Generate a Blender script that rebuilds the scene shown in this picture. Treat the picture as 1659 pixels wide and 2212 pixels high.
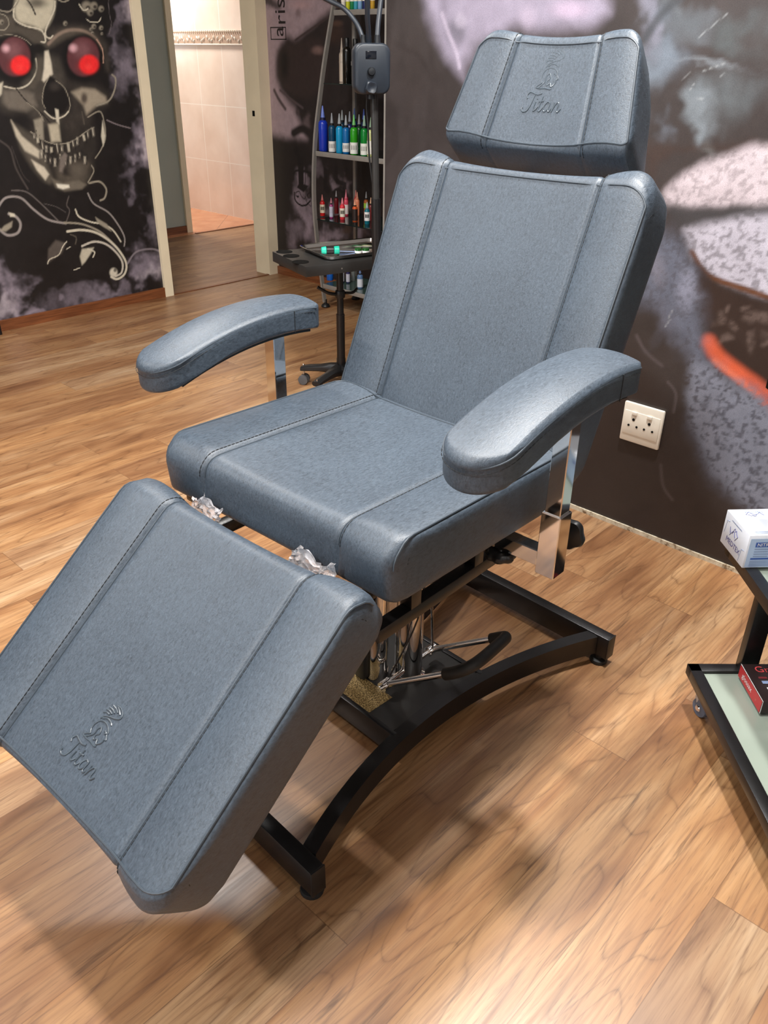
import bpy, bmesh, math, random
import numpy as np
from mathutils import Vector, Matrix

random.seed(7)
R = math.radians
S = bpy.context.scene
for o in list(bpy.data.objects):
    bpy.data.objects.remove(o)
COL = S.collection

# ------------------------------------------------------------------ camera
F_PX, PITCH, ROLL, YAW, CAM_H = 1774.12, R(29.22468), R(0.68459), R(43.11339), 1.30
FW = Vector((math.cos(YAW) * math.cos(PITCH), math.sin(YAW) * math.cos(PITCH), -math.sin(PITCH)))
_r = FW.cross(Vector((0, 0, 1))).normalized()
_u = _r.cross(FW)
RT = math.cos(ROLL) * _r + math.sin(ROLL) * _u
UP = -math.sin(ROLL) * _r + math.cos(ROLL) * _u
cam_d = bpy.data.cameras.new('camera')
cam = bpy.data.objects.new('camera', cam_d)
COL.objects.link(cam)
cam_d.sensor_fit = 'HORIZONTAL'
cam_d.sensor_width = 36.0
cam_d.lens = F_PX / 1659 * 36.0
cam_d.clip_start = 0.05
m = Matrix((RT, UP, -FW)).transposed().to_4x4()
m.translation = Vector((0, 0, CAM_H))
cam.matrix_world = m
S.camera = cam

# ------------------------------------------------------------------ light
S.view_settings.view_transform = 'Standard'
S.view_settings.look = 'None'
S.view_settings.gamma = 1.0
S.view_settings.use_curve_mapping = False
S.view_settings.exposure = 0.12
W = bpy.data.worlds.new('world')
S.world = W
W.use_nodes = True
W.node_tree.nodes['Background'].inputs[0].default_value = (0.9, 0.95, 1.0, 1)
W.node_tree.nodes['Background'].inputs[1].default_value = 0.5


def area_light(name, loc, size, power, color=(1, 1, 1), target=None, size_y=None):
    d = bpy.data.lights.new(name, 'AREA')
    d.energy = power
    d.color = color
    d.size = size
    if size_y:
        d.shape = 'RECTANGLE'
        d.size_y = size_y
    o = bpy.data.objects.new(name, d)
    COL.objects.link(o)
    o.location = loc
    if target is not None:
        o.rotation_euler = (Vector(target) - Vector(loc)).to_track_quat('-Z', 'Y').to_euler()
    return o


CEIL = 2.60
XFILL = -2.6
LIGHTS = [  # ceiling panels: x, y, size, power, colour
    (-0.90, 0.93, 0.16, 40, (1.0, 0.985, 0.96)),
    (0.68, 0.92, 0.14, 52, (1.0, 0.985, 0.96)),
    (1.60, 0.74, 0.14, 58, (1.0, 0.985, 0.96)),
    (0.30, -1.10, 0.30, 9, (1.0, 0.985, 0.96)),  # fill lamp added for the near side of the chair
    (1.45, 2.70, 0.20, 34, (1.0, 0.97, 0.93)),  # extra lamp added to light the back of the room
    (-0.4, 2.9, 0.20, 30, (1.0, 0.97, 0.93)),  # extra lamp added to light the left of the room
    (4.1, 6.9, 0.40, 46, (1.0, 0.95, 0.90)),  # lamp added to brighten the bathroom
]
for (x, y, s, p, c) in LIGHTS:
    area_light('panel_light', (x, y, CEIL - 0.03), s, p, c)
area_light('added_daylight', (4.0, 8.17, 1.65), 0.7, 9, (0.85, 0.93, 1.0), target=(4.0, 6.0, 1.3), size_y=0.9)  # added cool fill at the bathroom end
area_light('added_daylight', (XFILL + 0.03, 1.6, 1.5), 1.6, 16, (0.72, 0.86, 1.0), target=(1.0, 1.6, 1.5), size_y=1.2)  # added cool fill from behind the camera


# ------------------------------------------------------------------ pixel -> point
def ray(px, py):
    return FW + RT * ((px - 829.5) / F_PX) + UP * ((1106 - py) / F_PX)


def on_z(px, py, z=0.0):
    d = ray(px, py)
    t = (z - CAM_H) / d.z
    return Vector((0, 0, CAM_H)) + d * t


def on_x(px, py, x):
    d = ray(px, py)
    return Vector((0, 0, CAM_H)) + d * (x / d.x)


def on_y(px, py, y):
    d = ray(px, py)
    return Vector((0, 0, CAM_H)) + d * (y / d.y)


# ------------------------------------------------------------------ materials
def srgb(r, g, b):
    def f(c):
        c = c / 255.0
        return c / 12.92 if c <= 0.04045 else ((c + 0.055) / 1.055) ** 2.4
    return (f(r), f(g), f(b), 1.0)


class NT:
    def __init__(self, name):
        self.m = bpy.data.materials.new(name)
        self.m.use_nodes = True
        self.t = self.m.node_tree
        self.b = self.t.nodes['Principled BSDF']

    def n(self, typ, **kw):
        nd = self.t.nodes.new(typ)
        for k, v in kw.items():
            if k.startswith('i_'):
                key = k[2:]
                key = int(key) if key.isdigit() else key.replace('_', ' ')
                nd.inputs[key].default_value = v
            else:
                setattr(nd, k, v)
        return nd

    def l(self, a, b):
        self.t.links.new(a, b)

    def math(self, op, a, b=None, c=None):
        nd = self.t.nodes.new('ShaderNodeMath')
        nd.operation = op
        for i, v in enumerate((a, b, c)):
            if v is None:
                continue
            if hasattr(v, 'is_linked'):
                self.l(v, nd.inputs[i])
            else:
                nd.inputs[i].default_value = v
        return nd.outputs[0]

    def mix(self, fac, a, b, blend='MIX'):
        nd = self.t.nodes.new('ShaderNodeMix')
        nd.data_type = 'RGBA'
        nd.blend_type = blend
        for i, v in ((0, fac), (6, a), (7, b)):
            if hasattr(v, 'is_linked'):
                self.l(v, nd.inputs[i])
            else:
                nd.inputs[i].default_value = v
        return nd.outputs[2]

    def noise(self, vec, scale=5.0, detail=3.0, rough=0.5, dist=0.0):
        nd = self.n('ShaderNodeTexNoise', i_Scale=scale, i_Detail=detail, i_Roughness=rough, i_Distortion=dist)
        if vec is not None:
            self.l(vec, nd.inputs['Vector'])
        return nd.outputs['Fac']

    def ramp(self, fac, stops):
        nd = self.t.nodes.new('ShaderNodeValToRGB')
        cr = nd.color_ramp
        while len(cr.elements) < len(stops):
            cr.elements.new(0.5)
        for e, (p, c) in zip(cr.elements, stops):
            e.position = p
            e.color = c
        self.l(fac, nd.inputs[0])
        return nd.outputs[0]

    def comb(self, x, y, z=0.0):
        nd = self.t.nodes.new('ShaderNodeCombineXYZ')
        for i, v in enumerate((x, y, z)):
            if hasattr(v, 'is_linked'):
                self.l(v, nd.inputs[i])
            else:
                nd.inputs[i].default_value = v
        return nd.outputs[0]

    def bump(self, h, strength=0.2, dist=0.01):
        nd = self.n('ShaderNodeBump', i_Strength=strength, i_Distance=dist)
        self.l(h, nd.inputs['Height'])
        self.l(nd.outputs[0], self.b.inputs['Normal'])

    def obj(self):
        return self.n('ShaderNodeTexCoord').outputs['Object']


def plain(name, color, rough=0.5, metal=0.0, var=0.06, scale=30.0, bump=0.0, spec=0.5, trans=0.0, emit=None, coat=0.0):
    k = NT(name)
    co = k.obj()
    nz = k.noise(co, scale, 3)
    dark = tuple(c * (1 - var) for c in color[:3]) + (1,)
    lite = tuple(min(1, c * (1 + var)) for c in color[:3]) + (1,)
    k.l(k.ramp(nz, [(0.3, dark), (0.7, lite)]), k.b.inputs['Base Color'])
    k.b.inputs['Roughness'].default_value = rough
    k.b.inputs['Metallic'].default_value = metal
    k.b.inputs['Specular IOR Level'].default_value = spec
    if trans:
        k.b.inputs['Transmission Weight'].default_value = trans
    if coat:
        k.b.inputs['Coat Weight'].default_value = coat
        k.b.inputs['Coat Roughness'].default_value = 0.08
    if emit:
        k.b.inputs['Emission Color'].default_value = color
        k.b.inputs['Emission Strength'].default_value = emit
    if bump:
        k.bump(k.noise(co, scale * 6, 3), bump, 0.002)
    return k.m


def leather_mat(name):
    k = NT(name)
    co = k.obj()
    mp = k.n('ShaderNodeMapping')
    mp.inputs['Scale'].default_value = (110, 300, 180)
    k.l(co, mp.inputs['Vector'])
    fleck = k.noise(mp.outputs[0], 1.0, 5, 0.65, 0.6)
    fine = k.noise(co, 420, 2, 0.6)
    big = k.noise(co, 9, 3)
    base = k.ramp(fleck, [(0.30, srgb(40, 47, 54)), (0.47, srgb(59, 68, 78)), (0.62, srgb(68, 78, 89)), (0.74, srgb(82, 93, 104))])
    k.l(k.mix(0.25, base, k.ramp(big, [(0.3, srgb(50, 59, 69)), (0.7, srgb(72, 84, 96))])), k.b.inputs['Base Color'])
    rg = k.math('MULTIPLY_ADD', fleck, 0.25, 0.33)
    k.l(rg, k.b.inputs['Roughness'])
    k.b.inputs['Specular IOR Level'].default_value = 0.55
    h = k.math('ADD', k.math('MULTIPLY', fleck, 0.7), k.math('MULTIPLY', fine, 0.5))
    k.bump(h, 0.35, 0.0016)
    return k.m


def floor_mat():
    k = NT('walnut_laminate')
    co = k.obj()
    sp = k.n('ShaderNodeSeparateXYZ')
    k.l(co, sp.inputs[0])
    x, y = sp.outputs[0], sp.outputs[1]
    PW, PL = 0.134, 1.28
    yy = k.math('DIVIDE', k.math('ADD', y, 0.056), PW)
    row = k.math('FLOOR', yy)
    fy = k.math('FRACT', yy)
    wn = k.n('ShaderNodeTexWhiteNoise', noise_dimensions='1D')
    k.l(row, wn.inputs['W'])
    xx = k.math('DIVIDE', k.math('ADD', x, k.math('MULTIPLY', wn.outputs['Value'], PL)), PL)
    pl = k.math('FLOOR', xx)
    fx = k.math('FRACT', xx)
    wn2 = k.n('ShaderNodeTexWhiteNoise', noise_dimensions='2D')
    k.l(k.comb(row, pl), wn2.inputs['Vector'])
    rnd = wn2.outputs['Value']
    off = k.math('MULTIPLY', rnd, 37.0)
    # warp for cathedral grain
    v1 = k.comb(k.math('ADD', k.math('MULTIPLY', x, 1.2), off), k.math('ADD', k.math('MULTIPLY', y, 6.5), off), off)
    warp = k.noise(v1, 1.0, 2, 0.45)
    rings = k.math('FRACT', k.math('MULTIPLY', warp, 13.0))
    ring = k.math('SUBTRACT', 1.0, k.math('ABSOLUTE', k.math('SUBTRACT', k.math('MULTIPLY', rings, 2.0), 1.0)))
    rline = k.math('POWER', ring, 9.0)
    v2 = k.comb(k.math('ADD', k.math('MULTIPLY', x, 6.0), off), k.math('MULTIPLY', y, 150.0), off)
    fib = k.noise(v2, 1.0, 4, 0.6)
    vp = k.comb(k.math('ADD', k.math('MULTIPLY', x, 22.0), off), k.math('MULTIPLY', y, 330.0), off)
    pore = k.noise(vp, 1.0, 2, 0.5)
    v3 = k.comb(k.math('ADD', k.math('MULTIPLY', x, 2.2), off), k.math('ADD', k.math('MULTIPLY', y, 13.0), off), off)
    tone = k.noise(v3, 1.0, 3, 0.6, 0.4)
    v4 = k.comb(k.math('ADD', k.math('MULTIPLY', x, 3.4), off), k.math('ADD', k.math('MULTIPLY', y, 44.0), off), 3.0)
    streak = k.noise(v4, 1.0, 4, 0.7, 0.3)
    base = k.ramp(tone, [(0.28, srgb(128, 94, 66)), (0.43, srgb(160, 125, 92)), (0.57, srgb(178, 146, 111)), (0.75, srgb(196, 170, 139))])
    tint = k.ramp(rnd, [(0.0, srgb(212, 186, 164)), (0.35, srgb(230, 208, 184)), (0.7, srgb(255, 232, 202)), (1.0, srgb(242, 238, 236))])
    base = k.mix(0.85, base, tint, 'MULTIPLY')
    base = k.mix(k.math('MULTIPLY', rline, k.math('MULTIPLY_ADD', fib, 0.75, 0.08)), base, srgb(84, 50, 28))
    base = k.mix(k.ramp(fib, [(0.44, (0.0, 0, 0, 1)), (0.72, (0.55, 0.55, 0.55, 1))]), base, srgb(104, 66, 40))
    base = k.mix(k.ramp(streak, [(0.585, (0, 0, 0, 1)), (0.72, (0.75, 0.75, 0.75, 1))]), base, srgb(70, 44, 28))
    base = k.mix(k.ramp(pore, [(0.62, (0, 0, 0, 1)), (0.74, (0.5, 0.5, 0.5, 1))]), base, srgb(92, 62, 42))
    # joints between boards
    ey = k.math('MINIMUM', fy, k.math('SUBTRACT', 1.0, fy))
    ex = k.math('MINIMUM', fx, k.math('SUBTRACT', 1.0, fx))
    jy = k.math('LESS_THAN', ey, 0.006)
    jx = k.math('LESS_THAN', ex, 0.0008)
    j = k.math('MAXIMUM', jy, jx)
    base = k.mix(k.math('MULTIPLY', j, 0.45), base, srgb(80, 48, 28))
    k.l(base, k.b.inputs['Base Color'])
    k.l(k.math('MULTIPLY_ADD', fib, 0.18, 0.28), k.b.inputs['Roughness'])
    k.b.inputs['Specular IOR Level'].default_value = 0.75
    k.bump(k.math('SUBTRACT', k.math('MULTIPLY', fib, 0.3), j), 0.12, 0.001)
    return k.m


def mural_mat(name, weave=500, amt=0.10, rough=0.45):
    k = NT(name)
    at = k.n('ShaderNodeAttribute', attribute_name='Col')
    co = k.obj()
    nz = k.noise(co, weave, 2, 0.6)
    c = k.mix(1.0, at.outputs['Color'], k.ramp(nz, [(0.3, (1 - amt,) * 3 + (1,)), (0.7, (1 + amt,) * 3 + (1,))]), 'MULTIPLY')
    k.l(c, k.b.inputs['Base Color'])
    k.b.inputs['Roughness'].default_value = rough
    k.bump(nz, 0.08, 0.001)
    return k.m


def tile_mat():
    k = NT('cream_wall_tiles')
    co = k.obj()
    sp = k.n('ShaderNodeSeparateXYZ')
    k.l(co, sp.inputs[0])
    y, z = sp.outputs[1], sp.outputs[2]
    fy = k.math('FRACT', k.math('DIVIDE', k.math('ADD', y, -6.285), 0.340))
    fz = k.math('FRACT', k.math('DIVIDE', z, 0.444))
    ey = k.math('MINIMUM', fy, k.math('SUBTRACT', 1.0, fy))
    ez = k.math('MINIMUM', fz, k.math('SUBTRACT', 1.0, fz))
    j = k.math('MAXIMUM', k.math('LESS_THAN', ey, 0.012), k.math('LESS_THAN', ez, 0.008))
    nz = k.noise(co, 4, 3)
    base = k.ramp(nz, [(0.3, srgb(222, 200, 182)), (0.7, srgb(234, 216, 200))])
    k.l(k.mix(k.math('MULTIPLY', j, 0.8), base, srgb(240, 232, 220)), k.b.inputs['Base Color'])
    k.b.inputs['Roughness'].default_value = 0.12
    k.bump(k.math('SUBTRACT', 0.0, j), 0.2, 0.002)
    return k.m


def terracotta_mat():
    k = NT('terracotta_floor_tiles')
    co = k.obj()
    sp = k.n('ShaderNodeSeparateXYZ')
    k.l(co, sp.inputs[0])
    a = k.math('ADD', sp.outputs[0], sp.outputs[1])
    b = k.math('SUBTRACT', sp.outputs[0], sp.outputs[1])
    fa = k.math('FRACT', k.math('DIVIDE', a, 0.56))
    fb = k.math('FRACT', k.math('DIVIDE', b, 0.56))
    j = k.math('MAXIMUM', k.math('LESS_THAN', fa, 0.012), k.math('LESS_THAN', fb, 0.012))
    base = k.ramp(k.noise(co, 7, 4), [(0.3, srgb(196, 128, 88)), (0.7, srgb(216, 154, 112))])
    k.l(k.mix(j, base, srgb(150, 100, 70)), k.b.inputs['Base Color'])
    k.b.inputs['Roughness'].default_value = 0.2
    return k.m


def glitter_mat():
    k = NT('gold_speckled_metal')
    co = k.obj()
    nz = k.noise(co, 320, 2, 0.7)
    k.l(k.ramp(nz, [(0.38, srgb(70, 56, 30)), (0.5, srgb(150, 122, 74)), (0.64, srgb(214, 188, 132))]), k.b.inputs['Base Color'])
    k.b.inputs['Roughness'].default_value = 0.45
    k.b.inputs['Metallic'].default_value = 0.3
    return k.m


def scuff_mat():
    k = NT('scuffed_cream_trim')
    co = k.obj()
    nz = k.noise(co, 45, 5, 0.7)
    k.l(k.ramp(nz, [(0.36, srgb(120, 96, 70)), (0.46, srgb(196, 184, 160)), (0.7, srgb(224, 214, 192))]), k.b.inputs['Base Color'])
    k.b.inputs['Roughness'].default_value = 0.7
    return k.m


def baseboard_mat():
    k = NT('brown_wood_skirting')
    co = k.obj()
    mp = k.n('ShaderNodeMapping')
    mp.inputs['Scale'].default_value = (3, 3, 60)
    k.l(co, mp.inputs['Vector'])
    nz = k.noise(mp.outputs[0], 2, 5, 0.6)
    k.l(k.ramp(nz, [(0.3, srgb(92, 52, 30)), (0.7, srgb(140, 84, 50))]), k.b.inputs['Base Color'])
    k.b.inputs['Roughness'].default_value = 0.35
    return k.m


def wood_print(name, c1, c2):
    return plain(name, c1)


M = {}
M['leather'] = leather_mat('blue_grey_leatherette')
M['seam'] = plain('seam_leatherette', srgb(58, 66, 74), 0.4)
M['stitch'] = plain('dark_stitch_thread', srgb(22, 26, 30), 0.7)
M['stitch_lite'] = plain('pale_stitch_thread', srgb(120, 128, 132), 0.6)
M['emboss'] = plain('embossed_leatherette', srgb(64, 73, 81), 0.32)
M['black_metal'] = plain('black_powder_coat', srgb(22, 21, 22), 0.32, 0.0, 0.15, 60, 0.08)
M['black_satin'] = plain('black_satin_steel', srgb(40, 39, 38), 0.42, 0.0, 0.1, 40, 0.05)
M['black_plastic'] = plain('black_plastic', srgb(24, 24, 25), 0.4)
M['rubber'] = plain('black_rubber', srgb(28, 27, 26), 0.6, bump=0.1)
M['chrome'] = plain('chrome', (0.80, 0.79, 0.78, 1), 0.06, 1.0, 0.01)
M['steel'] = plain('polished_steel', (0.72, 0.71, 0.70, 1), 0.10, 1.0, 0.02)
M['silver'] = plain('silver_painted_steel', srgb(150, 146, 140), 0.35, 0.3)
M['white_plastic'] = plain('white_plastic', srgb(236, 230, 216), 0.3, var=0.02)
M['hole'] = plain('dark_hole', srgb(10, 9, 8), 0.8, spec=0.2)
M['cream'] = plain('cream_gloss_paint', srgb(236, 222, 192), 0.35, var=0.04, scale=6)
M['teal_wall'] = plain('grey_green_wall_paint', srgb(166, 172, 162), 0.6, var=0.04, scale=3)
M['wall_plain'] = plain('pale_grey_wall_paint', srgb(205, 205, 205), 0.8, var=0.02, scale=3)
M['ceil'] = plain('white_ceiling_paint', srgb(235, 235, 232), 0.9, var=0.02, scale=3)
M['lamp_glow'] = plain('lit_panel_diffuser', (1, 0.98, 0.95, 1), 0.5, emit=3.0)
M['lamp_grey'] = plain('dark_blue_grey_plastic', srgb(30, 37, 46), 0.45)
M['lamp_dark'] = plain('dark_slate_plastic', srgb(18, 22, 27), 0.45)
M['screen'] = plain('black_display', srgb(14, 18, 26), 0.15)
M['glass_shelf'] = plain('dark_glass', srgb(26, 34, 32), 0.06)
M['floor'] = floor_mat()
M['tile'] = tile_mat()
M['terracotta'] = terracotta_mat()
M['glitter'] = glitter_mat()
M['scuff'] = scuff_mat()
M['skirting'] = baseboard_mat()
M['mural'] = mural_mat('printed_skull_mural', 260, 0.05, 0.5)
M['mural2'] = mural_mat('printed_face_mural', 420, 0.16, 0.4)
M['frost'] = plain('frosted_grey_green_glass', srgb(150, 160, 148), 0.12, var=0.03, scale=4, coat=0.3)
k = NT('clear_wrinkled_plastic')
k.b.inputs['Base Color'].default_value = (0.86, 0.85, 0.87, 1)
k.b.inputs['Transmission Weight'].default_value = 0.75
k.b.inputs['Roughness'].default_value = 0.18
k.b.inputs['IOR'].default_value = 1.25
k.bump(k.noise(k.obj(), 90, 3), 0.6, 0.004)
M['wrap'] = k.m
k = NT('clear_caster_plastic')
k.b.inputs['Base Color'].default_value = (0.75, 0.75, 0.78, 1)
k.b.inputs['Transmission Weight'].default_value = 0.5
k.b.inputs['Roughness'].default_value = 0.1
M['clear'] = k.m


# ------------------------------------------------------------------ object helpers
def link(name, bm, mat, parent=None, smooth=True, auto=40):
    me = bpy.data.meshes.new(name)
    bmesh.ops.recalc_face_normals(bm, faces=bm.faces)
    bm.to_mesh(me)
    bm.free()
    if mat is not None:
        me.materials.append(M[mat] if isinstance(mat, str) else mat)
    if smooth:
        me.polygons.foreach_set('use_smooth', [True] * len(me.polygons))
        me.set_sharp_from_angle(angle=R(auto))
    o = bpy.data.objects.new(name, me)
    COL.objects.link(o)
    if parent is not None:
        o.parent = parent
    return o


def thing(name, label, cat, loc=(0, 0, 0), rz=0.0, group=None):
    o = bpy.data.objects.new(name, None)
    COL.objects.link(o)
    o.location = loc
    o.rotation_euler = (0, 0, rz)
    o.empty_display_size = 0.05
    o['label'] = label
    o['category'] = cat
    if group:
        o['group'] = group
    return o


def struct(o):
    o['kind'] = 'structure'
    return o


def NB():
    return bmesh.new()


def add_box(bm, c, s, rot=None, bevel=0.0, seg=2):
    r = bmesh.ops.create_cube(bm, size=1.0)
    vs = r['verts']
    for v in vs:
        v.co = Vector((v.co.x * s[0], v.co.y * s[1], v.co.z * s[2]))
    if bevel > 0:
        es = list({e for v in vs for e in v.link_edges})
        rb = bmesh.ops.bevel(bm, geom=es, offset=bevel, segments=seg, affect='EDGES', profile=0.5)
        vs = list({v for f in rb['faces'] for v in f.verts} | {v for v in vs if v.is_valid})
    for v in vs:
        p = v.co.copy()
        if rot is not None:
            p = rot @ p
        v.co = p + Vector(c)
    return vs


def frame(d):
    d = d.normalized()
    a = Vector((0, 0, 1)) if abs(d.z) < 0.9 else Vector((1, 0, 0))
    x = d.cross(a).normalized()
    return x, d.cross(x).normalized()


def add_tube(bm, pts, r, seg=12, caps=True, closed=False):
    pts = [Vector(p) for p in pts]
    n = len(pts)
    rs = r if isinstance(r, (list, tuple)) else [r] * n
    rings = []
    x = None
    for i, p in enumerate(pts):
        if closed:
            d = pts[(i + 1) % n] - pts[i - 1]
        else:
            d = pts[min(i + 1, n - 1)] - pts[max(i - 1, 0)]
        if d.length < 1e-9:
            d = Vector((0, 0, 1))
        d.normalize()
        if x is None:
            x, y = frame(d)
        else:
            x = (x - d * x.dot(d))
            if x.length < 1e-6:
                x, y = frame(d)
            x.normalize()
            y = d.cross(x).normalized()
        rings.append([bm.verts.new(p + (x * math.cos(2 * math.pi * k / seg) + y * math.sin(2 * math.pi * k / seg)) * rs[i]) for k in range(seg)])
    m_ = n if closed else n - 1
    for i in range(m_):
        a, b = rings[i], rings[(i + 1) % n]
        for k in range(seg):
            bm.faces.new((a[k], a[(k + 1) % seg], b[(k + 1) % seg], b[k]))
    if caps and not closed:
        bm.faces.new(rings[0][::-1])
        bm.faces.new(rings[-1])


def add_rect_tube(bm, pts, w, h, upv=(0, 0, 1), caps=True):
    """rectangular section swept along pts: w across, h along up"""
    pts = [Vector(p) for p in pts]
    upv = Vector(upv)
    n = len(pts)
    rings = []
    for i, p in enumerate(pts):
        d = (pts[min(i + 1, n - 1)] - pts[max(i - 1, 0)]).normalized()
        sx = d.cross(upv).normalized()
        uz = sx.cross(d).normalized()
        rings.append([bm.verts.new(p + sx * (w / 2 * a) + uz * (h / 2 * b)) for a, b in ((-1, -1), (1, -1), (1, 1), (-1, 1))])
    for i in range(n - 1):
        a, b = rings[i], rings[i + 1]
        for k in range(4):
            bm.faces.new((a[k], a[(k + 1) % 4], b[(k + 1) % 4], b[k]))
    if caps:
        bm.faces.new(rings[0][::-1])
        bm.faces.new(rings[-1])


def add_lathe(bm, prof, seg=20, c=(0, 0, 0), axis=None):
    """prof: list of (r, z); closed with caps"""
    c = Vector(c)
    rot = Matrix.Identity(3) if axis is None else Vector((0, 0, 1)).rotation_difference(Vector(axis)).to_matrix()
    rings = []
    for r, z in prof:
        rings.append([bm.verts.new(c + rot @ Vector((r * math.cos(2 * math.pi * k / seg), r * math.sin(2 * math.pi * k / seg), z))) for k in range(seg)])
    for a, b in zip(rings, rings[1:]):
        for k in range(seg):
            bm.faces.new((a[k], a[(k + 1) % seg], b[(k + 1) % seg], b[k]))
    bm.faces.new(rings[0][::-1])
    bm.faces.new(rings[-1])


def add_prism(bm, poly, z0, z1, tf=lambda p: p):
    a = [bm.verts.new(tf(Vector((x, y, z0)))) for x, y in poly]
    b = [bm.verts.new(tf(Vector((x, y, z1)))) for x, y in poly]
    n = len(poly)
    bm.faces.new(a[::-1])
    bm.faces.new(b)
    for i in range(n):
        bm.faces.new((a[i], a[(i + 1) % n], b[(i + 1) % n], b[i]))


def spline(pts, n=8):
    """Catmull-Rom through pts"""
    P = [Vector(p) for p in pts]
    if len(P) < 3:
        return P
    out = []
    for i in range(len(P) - 1):
        p0, p1, p2, p3 = P[max(i - 1, 0)], P[i], P[i + 1], P[min(i + 2, len(P) - 1)]
        for k in range(n):
            t = k / n
            out.append(0.5 * ((2 * p1) + (p2 - p0) * t + (2 * p0 - 5 * p1 + 4 * p2 - p3) * t * t + (3 * p1 - p0 - 3 * p2 + p3) * t ** 3))
    out.append(P[-1])
    return out


def text_bm(s, size, depth=0.0, align='LEFT', shear=0.0):
    cu = bpy.data.curves.new('lettering', 'FONT')
    cu.body = s
    cu.size = size
    cu.extrude = depth
    cu.align_x = align
    cu.shear = shear
    cu.resolution_u = 4
    o = bpy.data.objects.new('lettering', cu)
    COL.objects.link(o)
    dg = bpy.context.evaluated_depsgraph_get()
    me = bpy.data.meshes.new_from_object(o.evaluated_get(dg))
    bm = bmesh.new()
    bm.from_mesh(me)
    bpy.data.objects.remove(o)
    bpy.data.meshes.remove(me)
    return bm


def place_bm(bm, mat4):
    bmesh.ops.transform(bm, matrix=mat4, verts=bm.verts)
    return bm


def basis(o, x, y, z):
    mm = Matrix((Vector(x).normalized(), Vector(y).normalized(), Vector(z).normalized())).transposed().to_4x4()
    mm.translation = Vector(o)
    return mm


# ------------------------------------------------------------------ wall murals (colours painted on a fine wall mesh)
def lin(c):
    return np.array(srgb(*c)[:3])


def vnoise(x, y, seed):
    rng = np.random.RandomState(seed)
    g = rng.rand(256, 256)
    xi, yi = np.floor(x).astype(int), np.floor(y).astype(int)
    fx, fy = x - xi, y - yi
    fx, fy = fx * fx * (3 - 2 * fx), fy * fy * (3 - 2 * fy)
    a = g[xi % 256, yi % 256]
    b = g[(xi + 1) % 256, yi % 256]
    c = g[xi % 256, (yi + 1) % 256]
    d = g[(xi + 1) % 256, (yi + 1) % 256]
    return (a * (1 - fx) + b * fx) * (1 - fy) + (c * (1 - fx) + d * fx) * fy


def fbm(x, y, seed, o=5):
    v, a, t = 0, 1.0, 0
    for i in range(o):
        v = v + a * vnoise(x * 2 ** i, y * 2 ** i, seed + i)
        t += a
        a *= 0.55
    return v / t


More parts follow.
